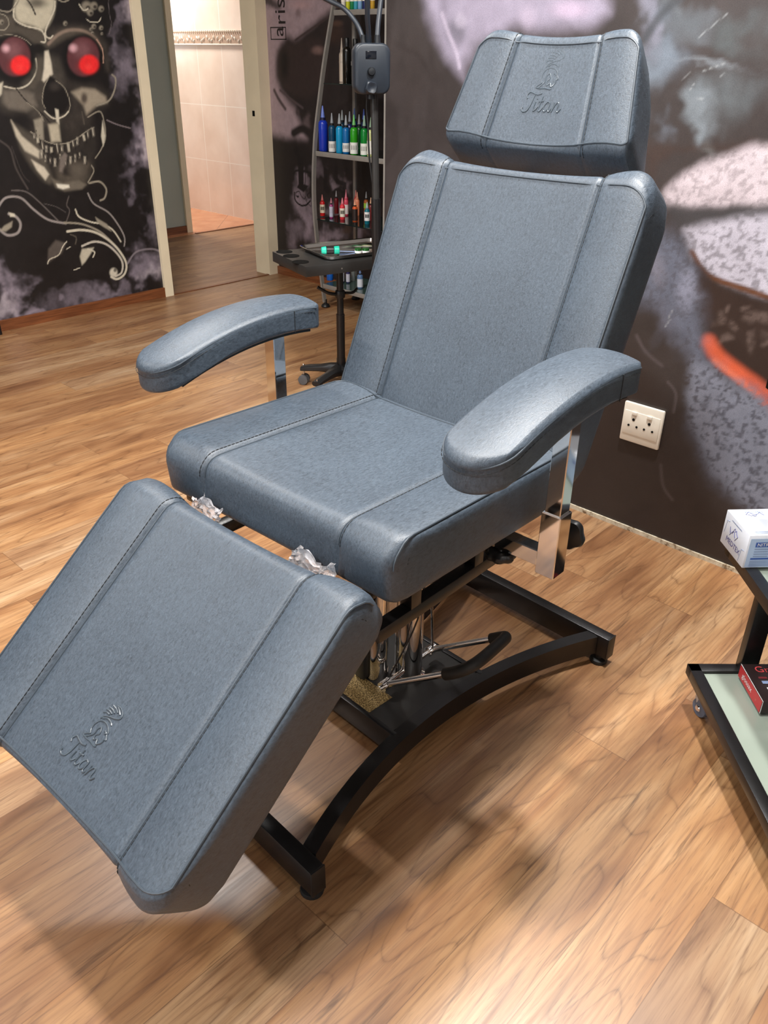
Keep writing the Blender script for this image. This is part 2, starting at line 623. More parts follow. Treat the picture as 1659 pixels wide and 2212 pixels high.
class Canvas:
    def __init__(self, axis, val, us, zs, base):
        self.axis, self.val = axis, val
        self.us, self.zs = us, zs
        U, Z = np.meshgrid(us, zs)
        self.U, self.Z = U.ravel(), Z.ravel()
        self.c = np.tile(lin(base), (self.U.size, 1))
        self.kx, self.ox, self.oy, self.ky = 1.0, 0.0, 0.0, 1.0
        wx = fbm(self.U * 9, self.Z * 9, 91, 4) - 0.5
        wy = fbm(self.U * 9 + 40, self.Z * 9, 95, 4) - 0.5
        self.wx, self.wy = wx, wy

    def grain(self, f):
        n = fbm(self.U * f, self.Z * f, 5, 2)
        return np.clip((n - 0.5) * 2.4 + 0.5, 0, 1)

    def crop(self, ox, oy, k):
        self.ox, self.oy, self.kx = ox, oy, 1.0 / k

    def pt(self, x, y):
        px, py = self.ox + x * self.kx, self.oy + y * self.kx
        p = on_x(px, py, self.val) if self.axis == 0 else on_y(px, py, self.val)
        return np.array([p[1 - self.axis], p.z])

    def mix(self, w, col, alpha=1.0):
        w = (w * alpha)[:, None]
        self.c = self.c * (1 - w) + lin(col) * w

    def unit(self, x, y):
        return 0.5 * (np.linalg.norm(self.pt(x + 1, y) - self.pt(x, y)) + np.linalg.norm(self.pt(x, y + 1) - self.pt(x, y)))

    def blob(self, x, y, rx, ry, col, soft=0.5, alpha=1.0, ang=0.0, warp=0.0, dots=0.0):
        c0 = self.pt(x, y)
        ca, sa = math.cos(R(ang)), math.sin(R(ang))
        A = np.stack([self.pt(x + rx * ca, y + rx * sa) - c0, self.pt(x - ry * sa, y + ry * ca) - c0], 1)
        q = np.linalg.inv(A) @ np.stack([self.U - c0[0] + self.wx * warp, self.Z - c0[1] + self.wy * warp])
        d = np.sqrt(q[0] ** 2 + q[1] ** 2)
        w = np.clip((1 - d) / max(soft, 1e-3), 0, 1)
        w = w * w * (3 - 2 * w)
        if dots:
            w = w * np.clip(1 - dots + dots * 2 * self.speck, 0, 1)
        self.mix(w, col, alpha)

    def segdist(self, pts, closed=False):
        P = [self.pt(*p) for p in pts]
        if closed:
            P = P + [P[0]]
        d = np.full(self.U.size, 1e9)
        for a, b in zip(P, P[1:]):
            ab = b - a
            t = np.clip(((self.U - a[0]) * ab[0] + (self.Z - a[1]) * ab[1]) / max(ab @ ab, 1e-12), 0, 1)
            d = np.minimum(d, np.hypot(self.U - a[0] - t * ab[0], self.Z - a[1] - t * ab[1]))
        return d

    def stroke(self, pts, w, col, soft=0.6, alpha=1.0, curve=True, taper=False):
        if curve and len(pts) > 2:
            pts = [(p.x, p.y) for p in spline([(x, y, 0) for x, y in pts], 5)]
        u = self.unit(*pts[len(pts) // 2])
        d = self.segdist(pts) / (u * w / 2)
        k = np.clip((1 - d) / soft, 0, 1)
        self.mix(k * k * (3 - 2 * k), col, alpha)

    def poly(self, pts, col, soft=6, alpha=1.0, curve=False, warp=0.0, dots=0.0):
        if curve:
            pts = [(p.x, p.y) for p in spline([(x, y, 0) for x, y in pts + pts[:1]], 5)][:-1]
        u = self.unit(*pts[0])
        P = [self.pt(*p) for p in pts]
        U, Z = self.U + self.wx * warp, self.Z + self.wy * warp
        ins = np.zeros(U.size, bool)
        n = len(P)
        d = np.full(U.size, 1e9)
        for i in range(n):
            a, b = P[i], P[(i + 1) % n]
            cond = (a[1] > Z) != (b[1] > Z)
            xs = (b[0] - a[0]) * (Z - a[1]) / (b[1] - a[1] + 1e-12) + a[0]
            ins ^= cond & (U < xs)
            ab = b - a
            t = np.clip(((U - a[0]) * ab[0] + (Z - a[1]) * ab[1]) / max(ab @ ab, 1e-12), 0, 1)
            d = np.minimum(d, np.hypot(U - a[0] - t * ab[0], Z - a[1] - t * ab[1]))
        sd = np.where(ins, d, -d) / (u * max(soft, 0.01))
        w = np.clip(sd * 0.5 + 0.5, 0, 1)
        w = w * w * (3 - 2 * w)
        if dots:
            w = w * np.clip(1 - dots + dots * 2 * self.speck, 0, 1)
        self.mix(w, col, alpha)

    def build(self, name, mat):
        nu, nz = len(self.us), len(self.zs)
        co = np.zeros((nu * nz, 3))
        co[:, self.axis] = self.val
        co[:, 1 - self.axis] = self.U
        co[:, 2] = self.Z
        idx = np.arange(nu * nz).reshape(nz, nu)
        q = np.stack([idx[:-1, :-1], idx[:-1, 1:], idx[1:, 1:], idx[1:, :-1]], -1).reshape(-1, 4)
        if self.axis == 0:
            q = q[:, ::-1]
        me = bpy.data.meshes.new(name)
        me.from_pydata(co.tolist(), [], q.tolist())
        at = me.color_attributes.new('Col', 'FLOAT_COLOR', 'POINT')
        rgba = np.ones((nu * nz, 4), np.float32)
        rgba[:, :3] = np.clip(self.c, 0, 1)
        at.data.foreach_set('color', rgba.ravel())
        me.materials.append(M[mat])
        o = bpy.data.objects.new(name, me)
        COL.objects.link(o)
        return struct(o)


def axis_vals(*segs):
    out = [np.array([segs[0][0]])]
    for a, b, st in segs:
        n = max(1, int(round((b - a) / st)))
        out.append(np.linspace(a, b, n + 1)[1:])
    return np.concatenate(out)


# room dimensions ---------------------------------------------------
XR, YR0, YR1 = 2.152, -2.2, 2.032       # right wall with the face mural, ends at YR1
XB = 3.59                                # wall behind the display shelf
YD = 4.37                                # wall with the skull mural and the doorway
XD0, XD1 = 2.745, 3.565                  # doorway
XL = -2.6
YP = 5.955                               # passage end wall
XT = 4.695                               # tiled wall


def slab(name, lo, hi, mat, kind=True):
    bm = NB()
    c = [(a + b) / 2 for a, b in zip(lo, hi)]
    add_box(bm, c, [b - a for a, b in zip(lo, hi)])
    o = link(name, bm, mat, smooth=False)
    return struct(o) if kind else o


slab('floor', (XL, YR0, -0.05), (4.95, 5.86, 0.0), 'floor')
slab('floor_bathroom', (3.4, 5.86, -0.05), (4.95, 8.3, 0.001), 'terracotta')
slab('ceiling', (XL, YR0, CEIL), (4.95, 8.3, CEIL + 0.08), 'ceil')
slab('wall_front', (XL - 0.08, YR0 - 0.1, 0), (XR + 0.2, YR0, CEIL), 'wall_plain')
slab('wall_near', (XL - 0.1, YR0, 0), (XL, YD + 0.1, CEIL), 'wall_plain')

# ---- skull mural wall
cv = Canvas(1, YD, axis_vals((XL, 1.2, 0.2), (1.2, XD0, 0.0045)), axis_vals((0, 1.72, 0.0045), (1.72, CEIL, 0.1)), (24, 20, 20))
cv.speck = cv.grain(160)
cv.crop(0, 0, 3.16)
smoke = (150, 139, 152)
n1 = fbm(cv.U * 5, cv.Z * 5, 11, 5)
for (x, y, rx, ry, a) in [(900, 60, 130, 220, .75), (860, 480, 110, 260, .6), (950, 930, 120, 260, .85), (1010, 1050, 90, 200, .7), (930, 1250, 90, 120, .4),
                          (1010, 1830, 210, 170, .85), (760, 2060, 330, 110, .6), (330, 2120, 420, 110, .7), (30, 1960, 150, 260, .8), (60, 2140, 170, 120, .8),
                          (1040, 1500, 90, 170, .35), (820, 200, 60, 200, .3), (560, 1990, 300, 120, .35)]:
    cv.blob(x, y, rx, ry, smoke, 0.95, a, warp=0.35)
for (x, y, rx, ry, a) in [(1040, 1880, 110, 70, .6), (960, 980, 50, 130, .6), (900, 90, 60, 90, .5), (20, 2040, 90, 160, .6), (700, 2090, 160, 40, .3)]:
    cv.blob(x, y, rx, ry, (176, 166, 172), 0.95, a, warp=0.3)
cv.blob(640, 900, 330, 560, (26, 21, 20), 0.35, 0.55)
bone, bone_d, bone_l = (150, 142, 126), (84, 77, 68), (206, 198, 178)
# rough planes of the skull under the fine lines
for pts_, c_, sf, a_ in [
        ([(180, 420), (300, 380), (420, 420), (440, 560), (420, 860), (300, 880), (180, 760), (60, 760), (-20, 690), (0, 580), (140, 610)], (74, 68, 61), 50, .9),
        ([(480, 560), (640, 580), (740, 640), (720, 720), (640, 760), (600, 880), (480, 960), (430, 860), (470, 760)], (58, 52, 47), 50, .9),
        ([(200, 860), (420, 900), (640, 860), (650, 1080), (600, 1230), (440, 1300), (330, 1230), (250, 1060)], (46, 41, 37), 40, .9),
        ([(80, 830), (240, 940), (300, 1080), (360, 1240), (280, 1220), (170, 1060)], (92, 85, 75), 24, .8),
        ([(380, 1130), (600, 1110), (600, 1230), (520, 1280), (400, 1270)], (88, 80, 70), 40, .8),
        ([(330, 200), (600, 180), (720, 300), (740, 480), (700, 420), (600, 230), (450, 230), (360, 300)], (70, 63, 57), 40, .8)]:
    cv.poly(pts_, c_, sf, a_, True, .02)
cv.c *= (0.55 + 0.9 * fbm(cv.U * 28, cv.Z * 22, 77, 4))[:, None]
# forehead plate and filigree
cv.poly([(-60, 90), (90, 100), (110, 170), (300, 210), (330, 280), (420, 200), (560, 190), (650, 240), (700, 330), (600, 240), (450, 260), (330, 330), (240, 300), (120, 240), (-60, 250)], bone_d, 26, .9)
cv.poly([(110, -20), (100, 80), (130, 150), (220, 175), (290, 205), (340, 150), (370, 60), (350, -20)], (196, 188, 166), 22, 1, True)
cv.blob(250, 20, 110, 60, (60, 54, 48), 0.9, .8)
cv.stroke([(180, -10), (215, 40), (242, 100)], 16, (34, 28, 26))
cv.stroke([(110, 20), (95, 60), (100, 130), (170, 175), (270, 200), (300, 235), (310, 285), (280, 285)], 15, bone_l, .7)
cv.stroke([(375, 10), (370, 70), (320, 180), (310, 240), (340, 262), (360, 245)], 15, bone_l, .7)
cv.stroke([(0, 70), (60, 80), (105, 40), (130, 0)], 12, bone, .7)
cv.stroke([(-10, 90), (40, 110), (62, 160), (30, 205), (-10, 200)], 10, bone, .7)
cv.stroke([(385, -10), (430, 12), (470, 0)], 12, bone, .7)
for (x, y, r_) in [(10, 150, 22), (590, 45, 46), (640, 40, 34), (615, 85, 30), (690, 60, 26), (640, 180, 22), (620, 200, 14), (690, 190, 20), (630, 225, 14), (695, 230, 12), (445, 160, 20)]:
    cv.blob(x, y, r_, r_ * 1.1, bone, .6, .85)
    cv.blob(x + r_ * .25, y + r_ * .2, r_ * .5, r_ * .5, (40, 34, 32), .6, .9)
cv.stroke([(540, 30), (570, 70), (600, 60)], 12, bone_l)
cv.stroke([(740, 0), (745, 90), (760, 160), (745, 230)], 8, (120, 110, 112), .8, .7)
cv.stroke([(590, 130), (620, 150), (670, 150), (690, 120)], 8, bone_l)
# brow and sockets
cv.stroke([(330, 300), (400, 235), (480, 205), (580, 215), (660, 270), (695, 340)], 34, (140, 122, 108), .9)
cv.blob(100, 400, 165, 190, (14, 11, 11), 0.3)
cv.blob(570, 400, 165, 190, (14, 11, 11), 0.3)
cv.stroke([(30, 590), (120, 605), (200, 570), (250, 480), (245, 400)], 16, bone_l, .8)
cv.stroke([(0, 240), (90, 240), (170, 270), (215, 310)], 8, bone, .8)
cv.stroke([(660, 270), (700, 340), (705, 430)], 12, (190, 150, 130), .8)
for (x, hx, hy, rx_, ex, ey) in [(100, 140, 445, 118, 40, 330), (570, 608, 440, 118, 500, 328)]:
    cv.blob(x, 388, rx_, 146, (96, 52, 56), 0.18)
    cv.blob(x - 10, 340, 95, 95, (132, 88, 92), 0.9, .8)
    cv.blob(x + 30, 450, 100, 85, (170, 44, 44), 0.9, .9)
    cv.blob(hx, hy, 78, 78, (244, 44, 46), 0.35)
    cv.blob(hx - 5, hy + 15, 40, 36, (255, 66, 62), 0.9, .7)
    cv.blob(ex, ey, 44, 44, (226, 176, 184), 0.95, .95)
# nose bridge
cv.poly([(305, 350), (330, 345), (350, 430), (360, 505), (300, 560), (285, 545), (300, 470)], (214, 204, 184), 10)
cv.poly([(255, 400), (290, 400), (285, 540), (230, 600), (200, 600), (240, 520)], bone_d, 16)
cv.blob(265, 330, 55, 45, (20, 16, 15), .6)
cv.poly([(340, 515), (300, 600), (290, 700), (330, 780), (385, 800), (440, 770), (475, 700), (440, 610), (390, 550)], (20, 16, 15), 10)
cv.stroke([(340, 515), (300, 600), (290, 690), (310, 740)], 8, bone, .7)
cv.stroke([(380, 550), (440, 600), (478, 700), (470, 760)], 8, bone, .7)
cv.stroke([(305, 760), (350, 800), (390, 810), (440, 790), (468, 760)], 14, bone_l, .7)
cv.poly([(375, 740), (400, 750), (405, 850), (385, 830)], bone_l, 6)
cv.blob(375, 590, 60, 50, (60, 54, 50), .9, .8)
# cheek bones
cv.poly([(20, 620), (130, 610), (230, 640), (250, 720), (180, 760), (60, 740), (20, 700)], (112, 104, 94), 24)
cv.poly([(-20, 580), (20, 560), (10, 640), (-20, 680)], bone_l, 10)
cv.poly([(490, 630), (560, 600), (650, 610), (720, 660), (730, 700), (660, 720), (590, 780), (570, 720)], (160, 148, 130), 18)
cv.blob(575, 670, 34, 60, (70, 60, 54), .8, .9)
cv.stroke([(100, 590), (180, 690), (290, 780), (350, 850)], 10, (24, 18, 17), .5)
cv.stroke([(185, 700), (260, 760), (300, 830)], 8, bone, .7)
cv.stroke([(660, 720), (740, 690), (780, 620), (790, 540), (765, 510)], 16, bone, .7)
cv.stroke([(560, 760), (575, 850)], 10, bone_d)
cv.stroke([(730, 820), (800, 850), (890, 875)], 12, (140, 128, 130), .8, .8)
# upper jaw and teeth
cv.poly([(230, 820), (290, 800), (300, 960), (250, 930)], bone, 12)
cv.poly([(330, 850), (400, 840), (415, 965), (350, 970)], (186, 176, 154), 14)
cv.stroke([(210, 900), (300, 960), (400, 985), (500, 960), (600, 890), (645, 870)], 10, bone, .7)
rt_ = random.Random(4)
for i, (x, y) in enumerate([(235, 925), (258, 955), (290, 985), (318, 1010), (352, 1020), (390, 1010), (424, 1020), (465, 1000), (500, 985), (530, 960), (570, 940), (602, 915), (632, 900)]):
    a, b = rt_.uniform(14, 34), rt_.uniform(16, 40)
    dxx = rt_.uniform(-5, 8)
    cv.poly([(x - 10, y - a), (x + 9, y - a + 4), (x + 10 + dxx, y + b), (x - 6 + dxx, y + b + 5)], [(120, 113, 102), (176, 168, 150), (86, 79, 71)][i % 3], 6, .95)
    cv.stroke([(x - 4, y - a + 6), (x - 2 + dxx, y + b - 6)], 7, bone_l, .8, .8, curve=False)
    cv.stroke([(x + 12, y - 34), (x + 13 + dxx, y + 38)], 6, (14, 11, 11), .8, .9, curve=False)
for i, (x, y) in enumerate([(285, 1055), (312, 1080), (345, 1100), (376, 1105), (412, 1070), (450, 1110), (482, 1095), (515, 1075), (546, 1060), (580, 1090)]):
    a, b = rt_.uniform(20, 38), rt_.uniform(14, 34)
    cv.poly([(x - 9, y - a), (x + 9, y - a + 3), (x + 8, y + b), (x - 8, y + b + 3)], [(150, 142, 128), (104, 97, 87), (80, 73, 66)][i % 3], 6, .95)
    cv.stroke([(x - 3, y - a + 6), (x - 3, y + b - 6)], 6, bone_l, .8, .75, curve=False)
    cv.stroke([(x + 11, y - 36), (x + 11, y + 32)], 6, (14, 11, 11), .8, .9, curve=False)
cv.poly([(410, 1080), (440, 1040), (460, 1060), (430, 1180), (405, 1170)], (120, 110, 102), 10)
cv.blob(470, 1170, 60, 50, (28, 22, 21), .7)
cv.stroke([(600, 800), (680, 760), (710, 830), (720, 940), (690, 1020), (650, 1080)], 12, bone, .8)
cv.poly([(700, 820), (718, 930), (705, 1000), (690, 930)], bone_l, 6)
# lower jaw
cv.poly([(75, 820), (150, 930), (270, 1030), (265, 1080), (170, 1030), (110, 930)], (196, 186, 166), 12)
cv.poly([(215, 1090), (300, 1140), (335, 1190), (310, 1230), (250, 1160)], (206, 196, 176), 10)
cv.blob(520, 1160, 90, 80, (96, 88, 78), .9, .9)
cv.poly([(350, 1215), (430, 1250), (540, 1230), (590, 1260), (560, 1290), (440, 1305), (380, 1280)], (110, 102, 90), 12)
cv.poly([(385, 1255), (470, 1262), (475, 1280), (430, 1292), (395, 1280)], (232, 226, 208), 8)
cv.stroke([(600, 1245), (640, 1170), (625, 1130)], 12, bone, .8)
# hanging drapery and scrolls
cv.stroke([(0, 960), (70, 1020), (110, 1150), (190, 1290)], 22, (70, 63, 60), .9)
cv.stroke([(80, 1000), (150, 1180), (200, 1240)], 10, (60, 54, 52), .9)
dk = (150, 142, 138)
cv.stroke([(-10, 1410), (40, 1350), (140, 1350), (230, 1430), (330, 1500), (450, 1525)], 22, dk, .7)
cv.stroke([(80, 1300), (180, 1310), (280, 1390), (400, 1510)], 14, (100, 93, 90), .8)
cv.stroke([(300, 1390), (380, 1410), (450, 1450)], 8, (84, 78, 76), .8)
cv.stroke([(60, 1460), (110, 1480), (140, 1530), (120, 1590), (50, 1605), (-10, 1560)], 26, dk, .7)
cv.poly([(60, 1450), (100, 1460), (105, 1480), (70, 1480)], bone_l, 6)
cv.poly([(30, 1540), (85, 1510), (80, 1550), (40, 1580), (0, 1575)], bone, 8)
cv.stroke([(470, 1340), (455, 1400), (475, 1440), (450, 1520)], 12, (90, 82, 78), .8)
cv.stroke([(600, 1320), (640, 1390), (740, 1450), (810, 1540), (850, 1620), (848, 1680)], 14, dk, .7)
cv.stroke([(610, 1250), (680, 1240), (725, 1290), (715, 1350), (685, 1368)], 18, bone, .7)
cv.stroke([(515, 1430), (540, 1480), (620, 1515), (700, 1530), (770, 1570), (825, 1650)], 14, bone_l, .6)
cv.poly([(650, 1480), (665, 1520), (700, 1545), (760, 1580), (730, 1530), (680, 1500)], bone, 6)
cv.stroke([(440, 1520), (560, 1530), (680, 1580), (760, 1650)], 18, bone, .7)
cv.stroke([(460, 1580), (560, 1570), (660, 1590), (755, 1650), (820, 1720), (862, 1800), (850, 1870), (800, 1905), (760, 1890)], 20, bone_l, .6)
cv.stroke([(560, 1680), (640, 1650), (720, 1665), (790, 1720), (835, 1790), (830, 1860), (790, 1885)], 18, (196, 188, 174), .6)
cv.blob(775, 1860, 34, 40, (206, 198, 180), .5)
cv.blob(785, 1845, 14, 18, (40, 34, 32), .6, .8)
cv.poly([(545, 1750), (560, 1700), (640, 1690), (620, 1730), (580, 1790), (560, 1810)], (190, 182, 162), 8)
cv.stroke([(600, 1700), (645, 1720), (635, 1755)], 12, bone_l)
cv.stroke([(480, 1600), (520, 1620), (515, 1665)], 12, bone_d)
cv.poly([(325, 1800), (330, 1700), (380, 1640), (450, 1660), (420, 1730), (360, 1770)], (88, 80, 74), 12)
cv.stroke([(325, 1800), (340, 1770), (400, 1740), (430, 1680), (455, 1650)], 10, bone_l, .7)
cv.stroke([(455, 1700), (480, 1685)], 8, bone_l, curve=False)
cv.stroke([(505, 1842), (545, 1830)], 8, bone_l, curve=False)
cv.stroke([(870, 1800), (930, 1720), (1040, 1700), (1120, 1730)], 20, (150, 140, 146), .95, .7)
cv.c *= (0.88 + 0.24 * fbm(cv.U * 60, cv.Z * 60, 3, 3))[:, None]
cv.build('wall_left', 'mural')

# ---- wall behind the display shelf
cv = Canvas(0, XB, axis_vals((1.9, 3.2, 0.1), (3.2, 4.37, 0.005)), axis_vals((0, 1.66, 0.005), (1.66, CEIL, 0.1)), (40, 33, 33))
cv.speck = cv.grain(160)
pk, dkb = (164, 144, 150), (34, 28, 28)
cv.crop(560, 0, 5.53)
cv.poly([(40, -80), (700, -80), (900, 60), (700, 260), (420, 480), (330, 420), (220, 600), (200, 900), (260, 1080), (420, 1300), (560, 1660), (60, 1700)], pk, 60, .9, warp=.03)
cv.blob(500, 60, 200, 90, (176, 146, 148), .9, .8)
cv.blob(120, 20, 160, 120, (48, 40, 42), .8, .9, warp=.1)
cv.blob(470, 200, 80, 120, (110, 92, 94), .9, .7, warp=.1)
cv.stroke([(430, 480), (600, 360), (760, 250), (860, 180)], 40, (62, 50, 50), .9)
cv.poly([(320, 480), (430, 500), (600, 460), (760, 500), (800, 900), (620, 1150), (430, 1150), (260, 1000), (210, 850), (215, 650)], (52, 41, 40), 50, 1, True)
cv.blob(300, 780, 90, 280, (26, 22, 22), .8, .9)
cv.blob(700, 600, 110, 80, (140, 112, 106), .9, .6)
cv.stroke([(180, 1080), (230, 1180), (310, 1300)], 60, (70, 58, 60), .9)
cv.stroke([(250, 1080), (400, 1200), (520, 1290)], 40, (80, 68, 70), .9)
cv.blob(460, 1340, 36, 60, (70, 58, 60), .8)
cv.blob(560, 1480, 60, 200, (96, 82, 84), .8, .8, warp=.1)
cv.stroke([(410, 1590), (520, 1540), (640, 1620), (760, 1700)], 120, (36, 30, 30), .7)
cv.blob(900, 400, 160, 200, (66, 46, 38), .9, .7)
cv.blob(930, 280, 100, 60, (96, 70, 58), .9, .6)
cv.crop(560, 300, 5.53)
cv.poly([(130, -60), (440, 20), (620, 130), (700, 100), (760, -40), (1600, -40), (1600, 420), (900, 420), (420, 640), (380, 700), (370, 1000), (330, 1300), (150, 1400)], (32, 26, 26), 60, 1, warp=.05)
for (x, y, rx, ry, a) in [(480, 700, 150, 330, .75), (560, 1000, 110, 400, .8), (420, 1150, 120, 200, .5), (760, 1130, 220, 160, .8), (960, 1120, 140, 120, .6), (1250, 1130, 170, 110, .6),
                          (560, 520, 90, 160, .5), (850, 560, 60, 130, .6), (1000, 540, 60, 120, .5), (700, 330, 90, 160, .3), (900, 830, 260, 90, .4), (1060, 780, 60, 160, .3)]:
    cv.blob(x, y, rx, ry, (150, 134, 144), .95, a, warp=.2)
cv.blob(1050, 1080, 90, 70, (74, 56, 48), .8, .8, warp=.1)
ink = (26, 21, 22)
cv.poly([(430, 80), (470, 100), (480, 200), (530, 230), (530, 540), (590, 560), (530, 640), (450, 580), (470, 540), (460, 260), (410, 130)], ink, 8)
cv.stroke([(548, 240), (552, 420), (548, 560)], 12, ink)
cv.stroke([(410, 420), (440, 380), (520, 385), (600, 400)], 26, ink)
cv.stroke([(560, 640), (555, 700), (570, 760), (615, 805)], 10, ink)
cv.stroke([(470, 690), (440, 680), (440, 640), (480, 630), (500, 680), (540, 720), (550, 690)], 12, ink)
cv.stroke([(420, 640), (430, 730), (490, 790), (560, 790), (610, 740)], 22, ink, .5)
cv.stroke([(610, 640), (580, 660), (575, 690), (600, 710)], 14, ink)
cv.blob(460, 690, 16, 20, ink, .5)
cv.poly([(770, 330), (810, 360), (815, 560), (860, 620), (820, 670), (770, 610)], ink, 10, .9)
cv.poly([(900, 300), (945, 330), (940, 480), (1040, 520), (1040, 620), (990, 680), (1000, 560), (920, 540), (890, 470)], ink, 10, .9)
cv.stroke([(880, 640), (940, 600), (1000, 650)], 40, ink, .6, .8)
cv.c *= (0.85 + 0.30 * fbm(cv.U * 50, cv.Z * 50, 3, 3))[:, None]
cv.build('wall_back', 'mural')
# lettering on that wall: a boxed letter and "ris", turned on its side
bm = text_bm('ris', 0.135)
place_bm(bm, basis((0, 0, 0), (1, 0, 0), (0, 1, 0), (0, 0, 1)))
p0 = on_x(616, 55, XB)
place_bm(bm, basis((XB - 0.0015, p0.y - 0.005, p0.z), (0, 0, 1), (0, 1, 0), (-1, 0, 0)))
M['ink'] = plain('printed_ink_black', srgb(34, 28, 30), 0.5)
lt = struct(link('trim_5', bm, 'ink', smooth=False))
bm = text_bm('a', 0.125)
p0 = on_x(612, 83, XB)
place_bm(bm, basis((XB - 0.0015, p0.y - 0.004, p0.z + 0.008), (0, 0, 1), (0, 1, 0), (-1, 0, 0)))
ca, cb = on_x(586, 85, XB), on_x(617, 59, XB)
for (a, b, c_, d) in [(ca.y, ca.z, cb.y, ca.z), (ca.y, cb.z, cb.y, cb.z), (ca.y, ca.z, ca.y, cb.z), (cb.y, ca.z, cb.y, cb.z)]:
    add_box(bm, (XB - 0.001, (a + c_) / 2, (b + d) / 2), (0.001, abs(a - c_) + 0.005, abs(b - d) + 0.005))
struct(link('trim_6', bm, 'ink', smooth=False))

# ---- right wall with the large face
cv = Canvas(0, XR, axis_vals((YR0, 0.1, 0.1), (0.1, YR1, 0.005)), axis_vals((0, 1.62, 0.005), (1.62, CEIL, 0.1)), (54, 48, 47))
cv.speck = cv.grain(105)
cv.crop(830, 0, 2.0)
bn = fbm(cv.U * 3, cv.Z * 3, 21, 5)
cv.c = cv.c * (0.7 + 0.6 * bn)[:, None]
cv.poly([(120, -60), (200, 90), (250, 240), (330, 330), (350, 260), (420, 180), (560, 110), (900, 120), (960, 60), (940, -60)], (150, 142, 160), 40, .85, warp=.05)
cv.blob(310, 130, 70, 90, (104, 100, 112), .8, .8, warp=.05)
cv.stroke([(250, 60), (280, 150), (310, 220), (325, 290)], 30, (178, 168, 186), .9, .7)
cv.blob(330, 90, 40, 50, (164, 156, 172), .8, .7)
cv.blob(800, 40, 130, 60, (170, 152, 172), .9, .7)
cv.blob(620, 70, 60, 80, (168, 156, 174), .9, .6)
cv.blob(420, 220, 90, 120, (96, 92, 100), .9, .5, warp=.1)
for (x, y, rx, ry, c_, a) in [(1180, 250, 200, 220, (112, 122, 134), .8), (1130, 480, 90, 200, (122, 132, 146), .6), (1400, 280, 260, 40, (140, 148, 156), .4), (1370, 520, 110, 150, (132, 142, 150), .6),
                              (1500, 420, 220, 180, (90, 96, 100), .7), (1300, 60, 260, 120, (92, 98, 104), .7), (1560, 120, 200, 160, (78, 84, 86), .7), (1100, 100, 90, 160, (140, 140, 156), .5), (1420, 640, 80, 60, (110, 112, 112), .5)]:
    cv.blob(x, y, rx, ry, c_, .95, a, warp=.2)
cv.stroke([(1130, 160), (1200, 60), (1290, -20)], 70, (60, 62, 66), .9, .8)
cv.blob(100, 900, 300, 700, (56, 50, 50), .9, .6)
# upper lip edge and lips
cv.poly([(1190, 700), (1260, 640), (1420, 640), (1700, 690), (1700, 620), (1500, 620), (1130, 620), (1140, 800)], (58, 46, 42), 30, .95, warp=.04)
cv.poly([(1200, 850), (1290, 760), (1440, 680), (1700, 640), (1700, 890), (1500, 890), (1330, 910), (1220, 900)], (186, 174, 180), 30, 1, True, .03, .35)
cv.poly([(1210, 910), (1330, 900), (1500, 880), (1700, 870), (1700, 960), (1500, 960), (1320, 990), (1240, 960)], (62, 60, 62), 26, .95, True, .04)
cv.poly([(1300, 1000), (1420, 960), (1700, 940), (1700, 1290), (1560, 1240), (1420, 1190), (1340, 1120)], (176, 172, 184), 30, 1, True, .03, .5)
cv.stroke([(1330, 1090), (1400, 1190), (1560, 1250), (1700, 1300)], 40, (96, 62, 44), .8)
cv.poly([(1330, 1100), (1420, 1210), (1560, 1270), (1720, 1310), (1720, 1820), (1560, 1640), (1420, 1500), (1350, 1300)], (48, 36, 32), 24, 1, False, .02)
for (x, y, r_) in [(1440, 1340, 50), (1500, 1400, 40), (1600, 1400, 60), (1560, 1500, 40), (1640, 1520, 40), (1460, 1460, 30), (1480, 1290, 30), (1590, 1320, 30)]:
    cv.blob(x, y, r_, r_ * 1.1, (112, 96, 90), .9, .5, warp=.15, dots=.6)
cv.stroke([(1400, 1480), (1440, 1540), (1540, 1620), (1620, 1680), (1720, 1800)], 110, (206, 92, 60), .8, .95)
cv.stroke([(1430, 1560), (1530, 1640), (1610, 1710), (1700, 1820)], 50, (226, 120, 90), .9, .7)
# chin texture below the lips
cv.poly([(1040, 1080), (1240, 1030), (1340, 1130), (1360, 1300), (1400, 1520), (1560, 1680), (1720, 1840), (1720, 2260), (1500, 2130), (1340, 1900), (1330, 1600), (1180, 1380), (1080, 1300)], (92, 96, 110), 60, 1, True, .08, .35)
cv.poly([(1330, 1560), (1480, 1620), (1720, 1880), (1720, 2280), (1560, 2180), (1400, 1960), (1320, 1740)], (122, 126, 140), 40, .9, True, .05, .95)
cv.blob(1300, 1250, 90, 150, (140, 142, 160), .95, .7, warp=.12, dots=.5)
cv.blob(1160, 1160, 80, 120, (120, 118, 130), .95, .6, warp=.15)
cv.blob(1180, 1400, 70, 160, (96, 98, 112), .95, .5, warp=.15)
cv.blob(1120, 1000, 110, 90, (64, 58, 58), .9, .7)
cv.poly([(820, 1700), (1000, 1500), (1100, 1520), (1190, 1660), (1300, 1800), (1330, 1990), (1420, 2180), (1640, 2340), (1720, 2700), (600, 2700), (500, 2000)], (46, 38, 36), 60, 1, False, .05)
cv.stroke([(1195, 2010), (1205, 2100), (1245, 2160)], 22, (90, 80, 80), 1.0, .45)
cv.stroke([(1225, 1650), (1260, 1700), (1250, 1780)], 20, (90, 82, 84), .95, .6)
cv.stroke([(1090, 1450), (1130, 1520), (1200, 1580)], 26, (84, 76, 78), .95, .6)
